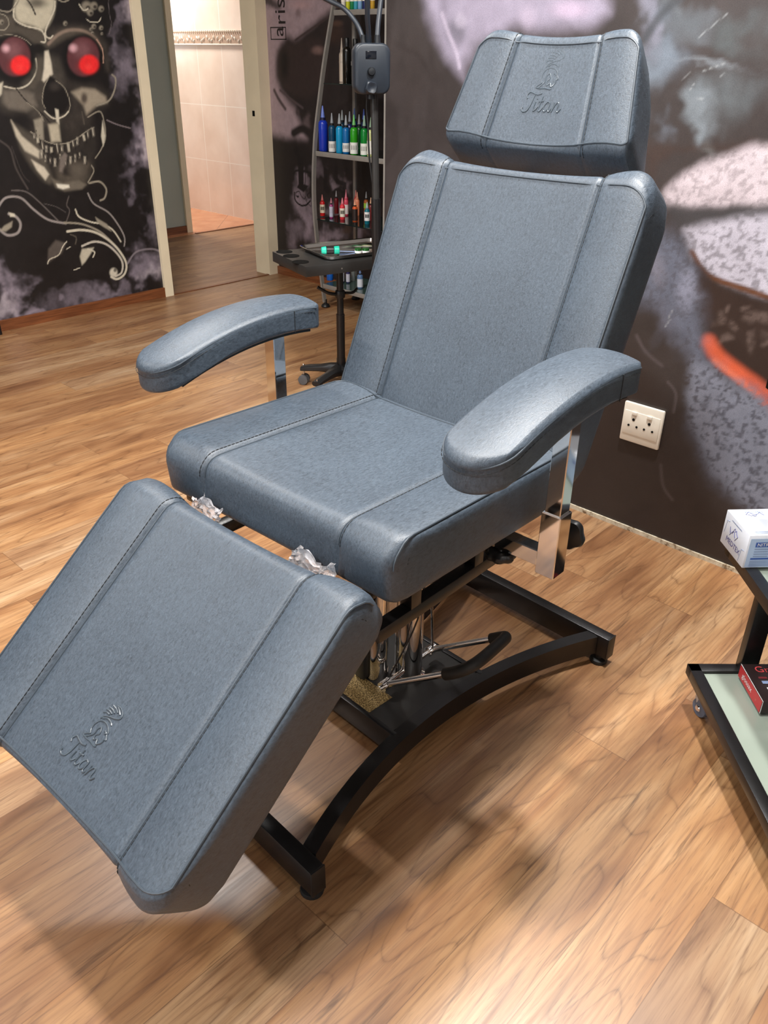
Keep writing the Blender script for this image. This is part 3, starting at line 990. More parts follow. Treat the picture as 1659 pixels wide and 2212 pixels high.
for s_ in [((1360, 160), (1480, 60)), ((1370, 310), (1480, 270)), ((1320, 390), (1345, 350)), ((1290, 340), (1320, 310)), ((1340, 430), (1380, 425)), ((1225, 1380), (1245, 1340)), ((1215, 1410), (1235, 1380)), ((1455, 330), (1470, 318))]:
    cv.stroke(list(s_), 9, (170, 174, 176), 1.0, .35, curve=False)
cv.c *= (0.86 + 0.28 * fbm(cv.U * 30, cv.Z * 30, 3, 3))[:, None]
cv.build('wall_right', 'mural2')
slab('wall_return', (XR + 0.001, YR1 - 0.08, 0), (XB + 0.1, YR1, CEIL), 'wall_plain')
slab('trim_1', (XR - 0.002, YR1 - 0.003, 0), (XR + 0.006, YR1 + 0.003, CEIL), 'silver')
slab('baseboard_right', (XR - 0.006, YR0, 0), (XR - 0.0005, YR1, 0.014), 'scuff')
# skirting boards
slab('baseboard_left', (XL, YD - 0.016, 0), (XD0 - 0.002, YD, 0.055), 'skirting')
slab('baseboard_back', (XB - 0.014, YR1, 0), (XB, YD, 0.05), 'skirting')
# door frame
slab('trim_2', (XD0 - 0.042, YD - 0.02, 0), (XD0 + 0.014, YD + 0.10, CEIL), 'cream')
slab('trim_3', (XD1 - 0.055, YD - 0.02, 0), (XB + 0.02, YD + 0.12, CEIL), 'cream')
slab('trim_4', (XD0, YD - 0.012, 0), (XD1, YD + 0.012, 0.004), 'skirting')
bm = NB()
p = on_x(547, 245, XD1 - 0.056)
add_box(bm, (XD1 - 0.056, YD + 0.05, p.z), (0.004, 0.02, 0.03))
struct(link('trim_7', bm, 'hole'))
# passage and bathroom
slab('wall_passage_left', (2.4, YP, 0), (3.985, YP + 0.08, CEIL), 'teal_wall')
slab('baseboard_passage', (2.4, YP - 0.014, 0), (3.985, YP, 0.055), 'skirting')
slab('wall_passage_side', (2.3, YD + 0.10, 0), (2.4, YP, CEIL), 'teal_wall')
slab('trim_8', (3.96, YP - 0.02, 0), (4.01, YP + 0.10, CEIL), 'cream')
slab('trim_9', (3.985, 5.85, 0), (XT, 5.875, 0.005), 'skirting')
slab('wall_bathroom', (XT, 4.9, 0), (XT + 0.1, 8.3, CEIL), 'tile')
slab('wall_bathroom_end', (3.3, 8.2, 0), (XT, 8.3, CEIL), 'tile')
bm = NB()
y0, y1 = YP - 0.3, 8.2
zb = on_x(450, 82, XT).z
add_box(bm, (XT - 0.006, (y0 + y1) / 2, zb), (0.012, y1 - y0, 0.097), bevel=0.004)
struct(link('trim_10', bm, plain('beige_border_tile', srgb(196, 168, 146), 0.15)))
bm = NB()
add_box(bm, (XT - 0.012, (y0 + y1) / 2, zb - 0.047), (0.012, y1 - y0, 0.012), bevel=0.004)
yy_ = y0
while yy_ < y1:
    add_lathe(bm, [(0.003, -0.006), (0.009, -0.004), (0.011, 0), (0.009, 0.004), (0.003, 0.006)], 8, (XT - 0.014, yy_, zb + 0.045), (0, 1, 0))
    yy_ += 0.028
yy_ = y0 + 0.05
i = 0
while yy_ < y1:
    for a in (-0.045, -0.015, 0.015, 0.045):
        zz = zb - 0.008 + 0.016 * math.sin(a * 60 + i)
        add_lathe(bm, [(0.002, -0.016), (0.009, -0.006), (0.008, 0.006), (0.002, 0.016)], 6, (XT - 0.013, yy_ + a, zz), (0, math.sin(i + a * 40), 1))
    yy_ += 0.14
    i += 1
struct(link('trim_11', bm, plain('pearl_relief_tile', srgb(236, 226, 212), 0.12)))

# added unseen windows round the fill lights (behind the camera, bathroom end)
M['added_pane'] = plain('added_glowing_pane', (0.75, 0.88, 1.0, 1), 0.2, emit=0.8)
for nm, c_, sz, ax_ in (('added_window_1', (XL, 1.6, 1.5), (1.6, 1.2), 0), ('added_window_2', (4.0, 8.2, 1.65), (0.7, 0.9), 1)):
    bm = NB()
    w_, h_ = sz
    for a_, b_, ww_, hh_ in ((0, h_ / 2 + .03, w_ + .12, .06), (0, -h_ / 2 - .03, w_ + .12, .06), (w_ / 2 + .03, 0, .06, h_), (-w_ / 2 - .03, 0, .06, h_)):
        if ax_ == 0:
            add_box(bm, (c_[0] + .02, c_[1] + a_, c_[2] + b_), (.04, ww_, hh_), bevel=.004)
        else:
            add_box(bm, (c_[0] + a_, c_[1] - .02, c_[2] + b_), (ww_, .04, hh_), bevel=.004)
    wf = struct(link(nm, bm, 'white_plastic'))
    bm = NB()
    if ax_ == 0:
        add_box(bm, (c_[0] + .006, c_[1], c_[2]), (.008, w_, h_))
    else:
        add_box(bm, (c_[0], c_[1] - .006, c_[2]), (w_, .008, h_))
    link('pane', bm, 'added_pane', wf)

# ceiling panel lamps, with added fill panels among them
for i, (x, y, s, p_, c_) in enumerate(LIGHTS):
    t = thing('ceiling_panel', ['white ceiling lamp panel near the left end of the tattoo chair', 'white ceiling lamp panel straight above the tattoo chair seat',
                                'white ceiling lamp panel above the backrest, by the right wall', 'added white ceiling fill panel on the near side of the chair, towards the front wall', 'added white ceiling fill panel near the display shelf',
                                'added white ceiling fill panel in front of the skull mural',
                                'added white ceiling fill panel in the tiled bathroom'][i], 'ceiling lamp', (x, y, CEIL))
    bm = NB()
    add_box(bm, (0, 0, -0.012), (s + 0.05, s + 0.05, 0.022), bevel=0.004)
    link('lamp_frame', bm, 'white_plastic', t)
    bm = NB()
    add_box(bm, (0, 0, -0.0245), (s, s, 0.003))
    link('diffuser', bm, 'lamp_glow', t)


# ------------------------------------------------------------------ cushions
def cushion_surface(L, Wd, T, rc, plan=(0.0, 0.0), seam=None, bol=0.012, dish=0.004, taper=None, back=None, post=None, nseg=6, ntop=26, ny=41, endw=(1.0, 1.0), pil=0.0):
    """returns (verts grid [slice][profile], meta). local x along length, y across, z up (T = top).
    rc = corner radii (x0 bottom, x1 bottom, x1 top, x0 top)"""
    prof = []

    def arc(cx_, cz_, r, a0, a1):
        for i in range(nseg + 1):
            a = R(a0 + (a1 - a0) * i / nseg)
            prof.append((cx_ + r * math.cos(a), cz_ + r * math.sin(a), math.cos(a), math.sin(a)))
    r0, r1, r2, r3 = rc
    arc(r0, r0, r0, 180, 270)
    for i in range(1, 8):
        x = r0 + (L - r0 - r1) * i / 8
        prof.append((x, 0, 0, -1))
    arc(L - r1, r1, r1, 270, 360)
    for i in range(1, 3):
        prof.append((L, r1 + (T - r1 - r2) * i / 3, 1, 0))
    i_top0 = len(prof)
    arc(L - r2, T - r2, r2, 0, 90)
    for i in range(1, ntop):
        x = L - r2 + (r3 - (L - r2)) * i / ntop
        prof.append((x, T, 0, 1))
    arc(r3, T - r3, r3, 90, 180)
    i_top1 = len(prof) - 1
    for i in range(1, 3):
        prof.append((0, T - r3 + (r0 - T + r3) * i / 3, -1, 0))
    hw = Wd / 2
    e = 0.006
    ys = set()
    for i in range(ny):
        ys.add(round(-(hw - e) + 2 * (hw - e) * i / (ny - 1), 5))
    if seam:
        for s_ in (seam, -seam):
            for d in (-0.008, -0.004, -0.0015, 0, 0.0015, 0.004, 0.008):
                ys.add(round(s_ + d, 5))
    for pr in plan:
        if pr > 0:
            for a in range(0, 91, 9):
                for sg in (1, -1):
                    ys.add(round(sg * min(hw - e, hw - pr + pr * math.sin(R(a))), 5))
    ys = sorted(ys)

    def inset(ay, pr):
        t = ay - (hw - pr)
        if pr <= 0 or t <= 0:
            return 0.0
        t = min(t, pr)
        return pr - math.sqrt(max(pr * pr - t * t, 0))

    def height(y):
        ay = abs(y)
        if not seam:
            return pil * (1 - (ay / hw) ** 2)
        if ay <= seam:
            h = -dish * (1 - (ay / seam) ** 2)
        else:
            t = (ay - seam) / (hw - seam)
            h = bol * math.sin(math.pi * 0.80 * min(1, t)) ** 0.8
        return h - 0.0042 * math.exp(-((ay - seam) / 0.0045) ** 2)

    def point(j, y, grow=0.0, lift=True):
        x, z, nx, nz = prof[j]
        a0, a1 = inset(abs(y), plan[0]), inset(abs(y), plan[1])
        h = 0.0
        if lift:
            wgt = max(0.0, nz) if z > T * 0.5 else 0.0
            ew = endw[1] if nx > 0 else endw[0]
            wgt = max(wgt, ew * abs(nx) * min(1.0, max(0.0, z / (T * 0.8))) ** 0.8)
            h = height(y) * wgt
        k_ = 1.0
        px = x + nx * (h + grow)
        pz = z + nz * (h + grow)
        px = a0 + px * (L - a0 - a1) / L
        py = y
        if taper:
            py = y * (taper[0] + (taper[1] - taper[0]) * px / L)
        p = Vector((px, py, pz))
        if back:
            p = back(p)
        return post(p) if post else p
    return dict(plan=plan, prof=prof, ys=ys, point=point, hw=hw, i0=i_top0, i1=i_top1, L=L, T=T, e=e)


def cushion_mesh(c, side_bulge=0.004):
    bm = NB()
    prof, ys, hw = c['prof'], c['ys'], c['hw']
    n = len(prof)
    rows = []
    # side: bevelled ring and slightly domed cap rings
    cxm = sum(p[0] for p in prof) / n
    czm = sum(p[1] for p in prof) / n

    def side_ring(sg, f, dy):
        ring = []
        for j in range(n):
            p = c['point'](j, sg * (hw - 1e-4), -0.0035 if f >= 0.999 else -0.0035, False)
            ring.append(p)
        return ring
    rings = []
    for y in ys:
        rings.append([bm.verts.new(c['point'](j, y)) for j in range(n)])
    for a, b in zip(rings, rings[1:]):
        for j in range(n):
            bm.faces.new((a[j], a[(j + 1) % n], b[(j + 1) % n], b[j]))
    for sg, outer in ((1, rings[-1]), (-1, rings[0])):
        prev = outer
        y_dir = None
        base = [c['point'](j, sg * hw, -0.003) for j in range(n)]
        ctr = sum(base, Vector()) / n
        inner_pt = [c['point'](j, sg * (hw - 0.05), -0.003) for j in range(n)]
        out = (ctr - sum(inner_pt, Vector()) / n).normalized()
        for f, b in ((1.0, 0.0), (0.93, side_bulge * 0.5), (0.72, side_bulge), (0.4, side_bulge * 1.1)):
            ring = [bm.verts.new(ctr + (p - ctr) * f + out * b) for p in base]
            for j in range(n):
                q = (prev[j], prev[(j + 1) % n], ring[(j + 1) % n], ring[j])
                bm.faces.new(q if sg > 0 else q[::-1])
            prev = ring
        cv_ = bm.verts.new(ctr + out * side_bulge * 1.1)
        for j in range(n):
            q = (prev[j], prev[(j + 1) % n], cv_)
            bm.faces.new(q if sg > 0 else q[::-1])
    return bm


def top_line(c, y, grow=0.0, j0=None, j1=None, step=1):
    j0 = c['i0'] if j0 is None else j0
    j1 = c['i1'] if j1 is None else j1
    return [c['point'](j, y, grow) for j in range(j0, j1 + 1, step)]


def thread(line, parent, mat='stitch', r=0.0009, pitch=0.009):
    """one sewn line: a thread that dips into the cover between stitches"""
    P = [Vector(p) for p in line]
    step = pitch / 4
    out, acc = [P[0]], 0.0
    for a, b in zip(P, P[1:]):
        d = (b - a).length
        pos = step - acc
        while pos < d:
            out.append(a.lerp(b, pos / d))
            pos += step
        acc = d - (pos - step)
    bm = NB()
    add_tube(bm, out, [(r, r, r, r * 0.12)[i % 4] for i in range(len(out))], 5)
    return link('stitching', bm, mat, parent)


def tube_part(name, pts, r, mat, parent, seg=6):
    bm = NB()
    add_tube(bm, pts, r, seg)
    return link(name, bm, mat, parent)


EMBLEM = [  # spartan helmet profile in a 1 x 1 box, drawn as raised lines
    [(0.36, 0.30), (0.30, 0.42), (0.31, 0.60), (0.40, 0.74), (0.55, 0.80), (0.72, 0.76), (0.84, 0.64), (0.85, 0.56), (0.92, 0.44), (0.86, 0.42), (0.84, 0.30), (0.72, 0.18), (0.66, 0.30), (0.56, 0.22), (0.54, 0.36), (0.62, 0.46), (0.56, 0.62), (0.48, 0.52), (0.46, 0.34), (0.30, 0.16), (0.24, 0.12)],
    [(0.36, 0.30), (0.22, 0.20), (0.20, 0.14), (0.36, 0.12), (0.52, 0.13), (0.70, 0.10), (0.76, 0.14)],
    [(0.36, 0.80), (0.44, 0.92), (0.60, 1.0), (0.80, 1.06), (0.92, 1.16), (0.88, 1.30), (0.74, 1.38), (0.60, 1.38)],
    [(0.60, 1.38), (0.74, 1.30), (0.84, 1.22)],
    [(0.48, 1.30), (0.62, 1.28), (0.74, 1.22)],
    [(0.40, 1.20), (0.54, 1.20), (0.66, 1.15)],
    [(0.36, 1.10), (0.48, 1.12), (0.60, 1.09)],
    [(0.32, 0.98), (0.42, 1.04), (0.54, 1.03)],
    [(0.42, 0.84), (0.56, 0.92), (0.72, 0.90), (0.80, 0.84)],
    [(0.72, 0.62), (0.80, 0.58), (0.76, 0.54)],
]
TITAN = [  # script lettering
    [(0.02, 0.18), (0.0, 0.10), (0.08, 0.02), (0.22, 0.06), (0.32, 0.24), (0.38, 0.48), (0.42, 0.66)],
    [(0.14, 0.50), (0.10, 0.62), (0.20, 0.74), (0.36, 0.70), (0.54, 0.66), (0.70, 0.72)],
    [(0.52, 0.40), (0.48, 0.20), (0.50, 0.08), (0.58, 0.12), (0.66, 0.24)],
    [(0.55, 0.50), (0.56, 0.52)],
    [(0.78, 0.60), (0.72, 0.30), (0.70, 0.12), (0.76, 0.07), (0.84, 0.16), (0.92, 0.30)],
    [(0.66, 0.42), (0.86, 0.44)],
    [(1.14, 0.38), (1.04, 0.42), (0.94, 0.30), (0.92, 0.14), (0.98, 0.07), (1.08, 0.16), (1.16, 0.40), (1.12, 0.14), (1.18, 0.07), (1.26, 0.20)],
    [(1.32, 0.40), (1.30, 0.20), (1.28, 0.06), (1.36, 0.28), (1.46, 0.41), (1.52, 0.34), (1.50, 0.14), (1.56, 0.07), (1.66, 0.20)],
]


def emboss(c, parent, centre, size, surf_tf, flip=1):
    """centre (x, y) on the cushion's top; size = emblem height"""
    bm = NB()

    def surf(x, y):
        return surf_tf(x, y)
    for ln in EMBLEM:
        pts = [surf(centre[0] + flip * (py * 0.78 - 0.02) * size, centre[1] + flip * (0.60 - px) * size * 0.95) for px, py, _ in spline([(a, b, 0) for a, b in ln], 5)]
        add_tube(bm, pts, 0.0014 * size / 0.065, 6)
    link('embossed_emblem', bm, 'emboss', parent)
    bm = NB()
    for ln in TITAN:
        pts = [surf(centre[0] + flip * (py - 0.78) * size * 0.72, centre[1] + flip * (0.85 - px) * size * 0.82) for px, py, _ in spline([(a, b, 0) for a, b in ln], 5)]
        add_tube(bm, pts, 0.0016 * size / 0.065, 6)
    link('embossed_lettering', bm, 'emboss', parent)


# ------------------------------------------------------------------ the chair
CU, CV = 1.09, 0.925
TH = R(1.5)
ch_o = Vector((CU * math.cos(TH) - CV * math.sin(TH), CU * math.sin(TH) + CV * math.cos(TH), 0))
chair = thing('tattoo_chair', 'reclined blue-grey leatherette tattoo chair with leg rest, two armrests and black steel base', 'chair', ch_o, TH)


def cp(u, v, z):
    return Vector((u - CU, v - CV, z))


def place_uz(origin, ang, vc=CV):
    """cushion local -> chair local; origin = (u, z) of x=0, z=0"""
    ca, sa = math.cos(R(ang)), math.sin(R(ang))

    def f(p):
        return Vector((origin[0] + p.x * ca - p.z * sa - CU, vc + p.y - CV, origin[1] + p.x * sa + p.z * ca))
    return f


def edge_path(c, sg, wrap0, wrap1):
    """upper edge seam of one side; wrapped ends turn round the plan corner and stop at the middle of the end"""
    hw, pl = c['hw'], c['plan']
    y = hw - 0.0035
    jt1, jt0 = c['i0'] + 6, c['i1'] - 6
    P = []
    if wrap1:
        for i in range(9):
            P.append(c['point'](jt1, sg * (hw - pl[1]) * i / 8, 0.0004))
        for i in range(1, 9):
            P.append(c['point'](jt1, sg * (hw - pl[1] + (pl[1] - 0.0035) * math.sin(math.pi / 2 * i / 8)), 0.0004))
    for j in range(jt1 + 1 if wrap1 else c['i0'], (jt0 if wrap0 else c['i1'] + 1)):
        P.append(c['point'](j, sg * y, 0.0004))
    if wrap0:
        for i in range(8, -1, -1):
            P.append(c['point'](jt0, sg * (hw - pl[0] + (pl[0] - 0.0035) * math.sin(math.pi / 2 * i / 8)), 0.0004))
        for i in range(7, -1, -1):
            P.append(c['point'](jt0, sg * (hw - pl[0]) * i / 8, 0.0004))
    return P


def seat_like(name, c, seam, wrap=(False, False), stitch_side=True, js=None, je=None):
    o = link(name, cushion_mesh(c), 'leather', chair, auto=50)
    hw = c['hw']
    for s_ in ((seam, -seam) if seam else ()):
        tube_part('seam', top_line(c, s_, 0.0006, js, je), 0.0016, 'seam', o)
    for sg in (1, -1):
        tube_part('edge_seam', edge_path(c, sg, *wrap), 0.0017, 'seam', o)
    for s_ in ((seam + 0.008, -seam - 0.008) if seam else ()):
        thread(top_line(c, s_, 0.0004, js, je), o)
    if stitch_side:
        for sg in (1, -1):
            thread([c['point'](j, sg * (hw + 0.0007), -0.014) for j in range(c['i0'], c['i1'] + 1)], o)
    return o


WD = 0.56
SEAM = 0.165
# seat
c_seat = cushion_surface(0.485, WD, 0.098, (0.014, 0.014, 0.035, 0.036), plan=(0.022, 0.03), seam=SEAM, bol=0.012, dish=0.005, post=place_uz((0.748, 0.584), -1.6))
seat = seat_like('seat_cushion', c_seat, SEAM, (False, True))
# quilted print lines are part of the leather; backrest
c_back = cushion_surface(0.545, WD, 0.090, (0.03, 0.02, 0.020, 0.03), plan=(0.02, 0.050), seam=0.172, bol=0.016, dish=0.007, post=place_uz((1.279, 0.583), 66.0))
back = seat_like('backrest_cushion', c_back, 0.172, (False, True))
# leg rest
c_leg = cushion_surface(0.488, WD, 0.088, (0.016, 0.02, 0.035, 0.014), plan=(0.045, 0.02), seam=0.168, bol=0.014, dish=0.006, post=place_uz((0.362, 0.264), 38.6))
leg = seat_like('leg_rest_cushion', c_leg, 0.168, (True, False))
pf = place_uz((0.362, 0.264), 38.6)
emboss(c_leg, leg, (0.094, 0.000), 0.066, lambda x, y: pf(Vector((x, y, 0.088 - 0.006 * (1 - (y / 0.168) ** 2) + 0.0003))))


# head cushion: tapers towards the top, thinner behind the top edge
def hb(p):
    t = 1 - p.z / 0.135
    return Vector((p.x - t * 0.062 + 0.02 * t * (p.x / 0.2), p.y * (1 - 0.05 * t), p.z + 0.025 * t * (p.x / 0.2)))


ph = place_uz((1.596, 1.097), 70.0, CV + 0.018)
c_head = cushion_surface(0.212, 0.418, 0.135, (0.03, 0.045, 0.022, 0.012), plan=(0.018, 0.034), seam=0.108, bol=0.011, dish=0.009, taper=(1.0, 0.80), back=hb, post=ph, endw=(0.3, 0.6))
head = seat_like('head_cushion', c_head, 0.108, (True, True))
emboss(c_head, head, (0.104, 0.0), 0.070, lambda x, y: ph(Vector((x, y * 0.9, 0.135 - 0.009 * (1 - (y / 0.108) ** 2) + 0.0003))))
# wrap-around seam on the side of the head cushion
bm = NB()
for sg in (-1,):
    ln = []
    for i in range(13):
        t = i / 12
        x = 0.118 - 0.045 * t * t
        q = Vector((x, sg * (0.2075 * (1.0 - 0.2 * x / 0.205) + 0.0035), 0.132 - 0.11 * t))
        ln.append(ph(hb(q)))
    add_tube(bm, ln, 0.0012, 6)
link('side_seam', bm, 'stitch', head)
for v in (-0.07, 0.07):
    tube_part('headrest_post', [cp(1.462, CV + v, 0.96), cp(1.60, CV + v, 1.15)], 0.008, 'chrome', chair, 12)

# armrests ----------------------------------------------------------
AL, AW, AT = 0.396, 0.112, 0.050


def arm(side):
    front = cp(0.793, 0.572, 0.832) if side < 0 else cp(0.770, 1.273, 0.797)
    RR = AW / 2 - 0.001

    def post(p):
        t = p.x / 0.5
        z = p.z - AT + front.z + 0.201 * t - 0.174 * t * t
        return Vector((front.x + p.x, front.y + p.y, z))
    c = cushion_surface(AL, AW, AT, (0.012, 0.008, 0.008, 0.010), plan=(RR, 0.008), seam=None, pil=0.009, post=post, ny=25, ntop=30, endw=(0, 0))
    a = link('armrest_pad', cushion_mesh(c, 0.003), 'leather', chair, auto=50)
    # seam along the upper edge on both sides and round the front
    bm = NB()
    hw = c['hw']
    edge = []
    jmid = (c['i0'] + c['i1']) // 2

    def rim(z_off, grow):
        P = []
        rr = RR
        for sg in (1, -1):
            seg = []
            for i in range(0, 31):
                x = AL - 0.012 - (AL - 0.012 - rr) * i / 30
                seg.append((x, sg * (hw + grow)))
            for i in range(1, 9):
                a_ = math.pi / 2 * i / 8
                seg.append((rr - (rr + grow) * math.sin(a_), sg * (hw + grow - rr + rr * math.cos(a_))) if sg > 0 else (rr - (rr + grow) * math.sin(a_), -(hw + grow - rr + rr * math.cos(a_))))
            P.append(seg)
        full = P[0] + P[1][::-1]
        return [post(Vector((x, y, AT + z_off))) for x, y in full]
    add_tube(bm, rim(-0.006, 0.0004), 0.0014, 6)
    link('seam', bm, 'seam', a)
    thread(rim(-0.013, 0.0022), a, r=0.0007)
    for sg in (1, -1):
        tube_part('panel_seam', [post(Vector((AL - 0.075, sg * (hw + 0.0028), AT - 0.006 - 0.043 * i / 6))) for i in range(7)], 0.0010, 'stitch', a)
    bm = NB()
    pts = [post(Vector((0.05 + (AL - 0.07) * i / 12, 0, -0.003))) for i in range(13)]
    add_rect_tube(bm, pts, AW * 0.80, 0.008)
    link('armrest_base_board', bm, 'black_plastic', chair)
    # post, sleeve, knob, cross tube
    uu = 1.082 if side < 0 else 1.085
    vv = CV + side * (0.925 - 0.577)
    ztop = front.z + 0.050
    bm = NB()
    add_box(bm, cp(uu, vv, (0.56 + front.z + 0.0) / 2), (0.030, 0.030, front.z - 0.56), bevel=0.0015, seg=1)
    link('armrest_post', bm, 'chrome', chair, smooth=False)
    bm = NB()
    add_box(bm, cp(uu, vv, 0.578), (0.037, 0.037, 0.120), bevel=0.0015, seg=1)
    link('post_sleeve', bm, 'chrome', chair, smooth=False)
    bm = NB()
    add_box(bm, cp(uu - 0.003, vv - side * 0.085, 0.546), (0.028, 0.135, 0.030), bevel=0.0015, seg=1)
    link('cross_tube', bm, 'chrome', chair, smooth=False)
    bm = NB()
    add_lathe(bm, [(0.009, 0), (0.009, 0.006), (0.0045, 0.008), (0.0045, 0.030)], 12, cp(uu + 0.0185, vv, 0.572), (1, 0, 0))
    link('clamp_screw', bm, 'chrome', chair)
    bm = NB()
    star_knob(bm, cp(uu + 0.044, vv, 0.572), (1, 0, 0), 0.031, 0.020, 5)
    link('clamp_knob', bm, 'black_plastic', chair)
    # hand wheel under the seat that locks the cross tube
    wv = CV + side * (0.925 - 0.672)
    bm = NB()
    add_lathe(bm, [(0.0045, 0), (0.0045, 0.034)], 10, cp(1.072, wv, 0.526))
    link('lock_screw', bm, 'steel', chair)
    bm = NB()
    star_knob(bm, cp(1.072, wv, 0.510), (0, 0, 1), 0.030, 0.018, 7)
    link('lock_knob', bm, 'black_plastic', chair)


def star_knob(bm, c, axis, r, h, lobes):
    rot = Vector((0, 0, 1)).rotation_difference(Vector(axis)).to_matrix()
    prof = [(0.35, 0.0), (0.55, 0.12), (0.92, 0.2), (1.0, 0.45), (0.95, 0.8), (0.8, 0.97), (0.45, 0.9), (0.25, 0.8)]
    N = lobes * 8
    rings = []
    for k, zz in prof:
        ring = []
        for i in range(N):
            a = 2 * math.pi * i / N
            amp = 1 - (0.13 * (0.5 - 0.5 * math.cos(lobes * a)) ** 1.5 if k > 0.6 else 0)
            ring.append(bm.verts.new(Vector(c) + rot @ Vector((r * k * amp * math.cos(a), r * k * amp * math.sin(a), zz * h))))
        rings.append(ring)
    for a, b in zip(rings, rings[1:]):
        for i in range(N):
            bm.faces.new((a[i], a[(i + 1) % N], b[(i + 1) % N], b[i]))
    bm.faces.new(rings[0][::-1])
    bm.faces.new(rings[-1])


arm(-1)
arm(1)

# under-seat frame ---------------------------------------------------
for v in (0.70, 1.15):
    bm = NB()
    add_box(bm, cp(0.985, v + 0.012, 0.483), (0.41, 0.025, 0.026), bevel=0.002)
    for u in (0.872, 1.048):
        add_box(bm, cp(u, v + 0.012, 0.535), (0.026, 0.024, 0.085), bevel=0.001)
    add_box(bm, cp(0.985, v + 0.012, 0.572), (0.44, 0.025, 0.014), bevel=0.002)
    link('frame_rail', bm, 'black_metal', chair)
for u in (0.80, 0.985, 1.17):
    bm = NB()
    add_box(bm, cp(u, CV, 0.483), (0.028, 0.43, 0.024), bevel=0.002)
    link('frame_crossbar', bm, 'black_metal', chair)
# leg rest arms and backrest arms
for v in (0.80, 1.05):
    bm = NB()
    add_rect_tube(bm, [cp(0.80, v, 0.50), cp(0.735, v, 0.535), cp(0.45, v, 0.307)], 0.02, 0.02)
    link('leg_rest_arm', bm, 'black_metal', chair)
for v in (0.78, 1.07):
    bm = NB()
    add_rect_tube(bm, [cp(1.17, v, 0.49), cp(1.27, v, 0.52), cp(1.46, v, 0.95)], 0.025, 0.025)
    link('backrest_arm', bm, 'black_metal', chair)

# base ---------------------------------------------------------------
BY = R(-3.7)
bo = (1.10, 0.93)


def bp(x, y, z):
    return cp(bo[0] + x * math.cos(BY) - y * math.sin(BY), bo[1] + x * math.sin(BY) + y * math.cos(BY), z)


rotb = Matrix.Rotation(BY, 3, 'Z')
for sx in (-1, 1):
    bm = NB()
    add_box(bm, bp(sx * 0.462, 0, 0.05), (0.030, 0.53, 0.060), rotb, bevel=0.0025)
    bar = link('base_bar', bm, 'black_metal', chair)
    for sy in (-1, 1):
        bm = NB()
        add_box(bm, bp(sx * 0.462, sy * 0.266, 0.05), (0.031, 0.004, 0.061), rotb, bevel=0.001)
        link('end_cap', bm, 'black_plastic', bar)
        bm = NB()
        add_lathe(bm, [(0.021, 0), (0.022, 0.004), (0.020, 0.009), (0.008, 0.012), (0.006, 0.022)], 20, bp(sx * 0.458, sy * 0.243, 0))
        link('levelling_foot', bm, 'rubber', chair)
for sy in (-1, 1):
    bm = NB()
    pts = []
    for i in range(33):
        x = -0.449 + 0.898 * i / 32
        y = 0.128 + (0.225 - 0.128) * abs(x / 0.449) ** 2.0
        pts.append(bp(x, sy * y, 0.052))
    add_rect_tube(bm, pts, 0.030, 0.050)
    link('base_arc', bm, 'black_metal', chair)
bm = NB()
add_prism(bm, [(-0.135, -0.118), (0.135, -0.118), (0.135, 0.118), (-0.135, 0.118)], 0.066, 0.074, lambda p: bp(p.x, p.y, p.z))
pl = link('base_plate', bm, 'black_satin', chair, smooth=False)
for x in (-0.139, 0.139):
    bm = NB()
    add_box(bm, bp(x, 0, 0.05), (0.012, 0.26, 0.056), rotb, bevel=0.001)
    link('plate_crossbar', bm, 'black_metal', chair)
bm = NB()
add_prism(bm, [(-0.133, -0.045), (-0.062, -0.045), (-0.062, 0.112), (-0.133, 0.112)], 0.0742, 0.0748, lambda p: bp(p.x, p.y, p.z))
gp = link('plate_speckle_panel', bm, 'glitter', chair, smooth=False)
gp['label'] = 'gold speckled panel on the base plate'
# pump
bm = NB()
add_lathe(bm, [(0.038, 0.074), (0.038, 0.080), (0.031, 0.084), (0.031, 0.47), (0.034, 0.47), (0.034, 0.485)], 48, cp(1.118, 0.915, 0))
link('pump_column', bm, 'chrome', chair)
bm = NB()
add_lathe(bm, [(0.027, 0.074), (0.025, 0.09), (0.025, 0.475)], 32, cp(1.070, 0.965, 0))
link('pump_cylinder', bm, 'chrome', chair)
bm = NB()
add_box(bm, cp(1.045, 0.985, 0.15), (0.03, 0.03, 0.15), bevel=0.006)
link('pump_housing', bm, 'black_satin', chair)
tube_part('release_rod', spline([cp(1.145, 0.885, 0.47), cp(1.150, 0.882, 0.30), cp(1.185, 0.900, 0.115)], 8), 0.0028, 'steel', chair, 8)
tube_part('release_rod', spline([cp(1.110, 0.872, 0.47), cp(1.100, 0.872, 0.28), cp(1.045, 0.905, 0.12)], 8), 0.0020, 'black_plastic', chair, 8)
bm = NB()
add_box(bm, cp(1.11, 0.955, 0.45), (0.17, 0.17, 0.02), bevel=0.003)
link('pump_top_plate', bm, 'black_metal', chair)
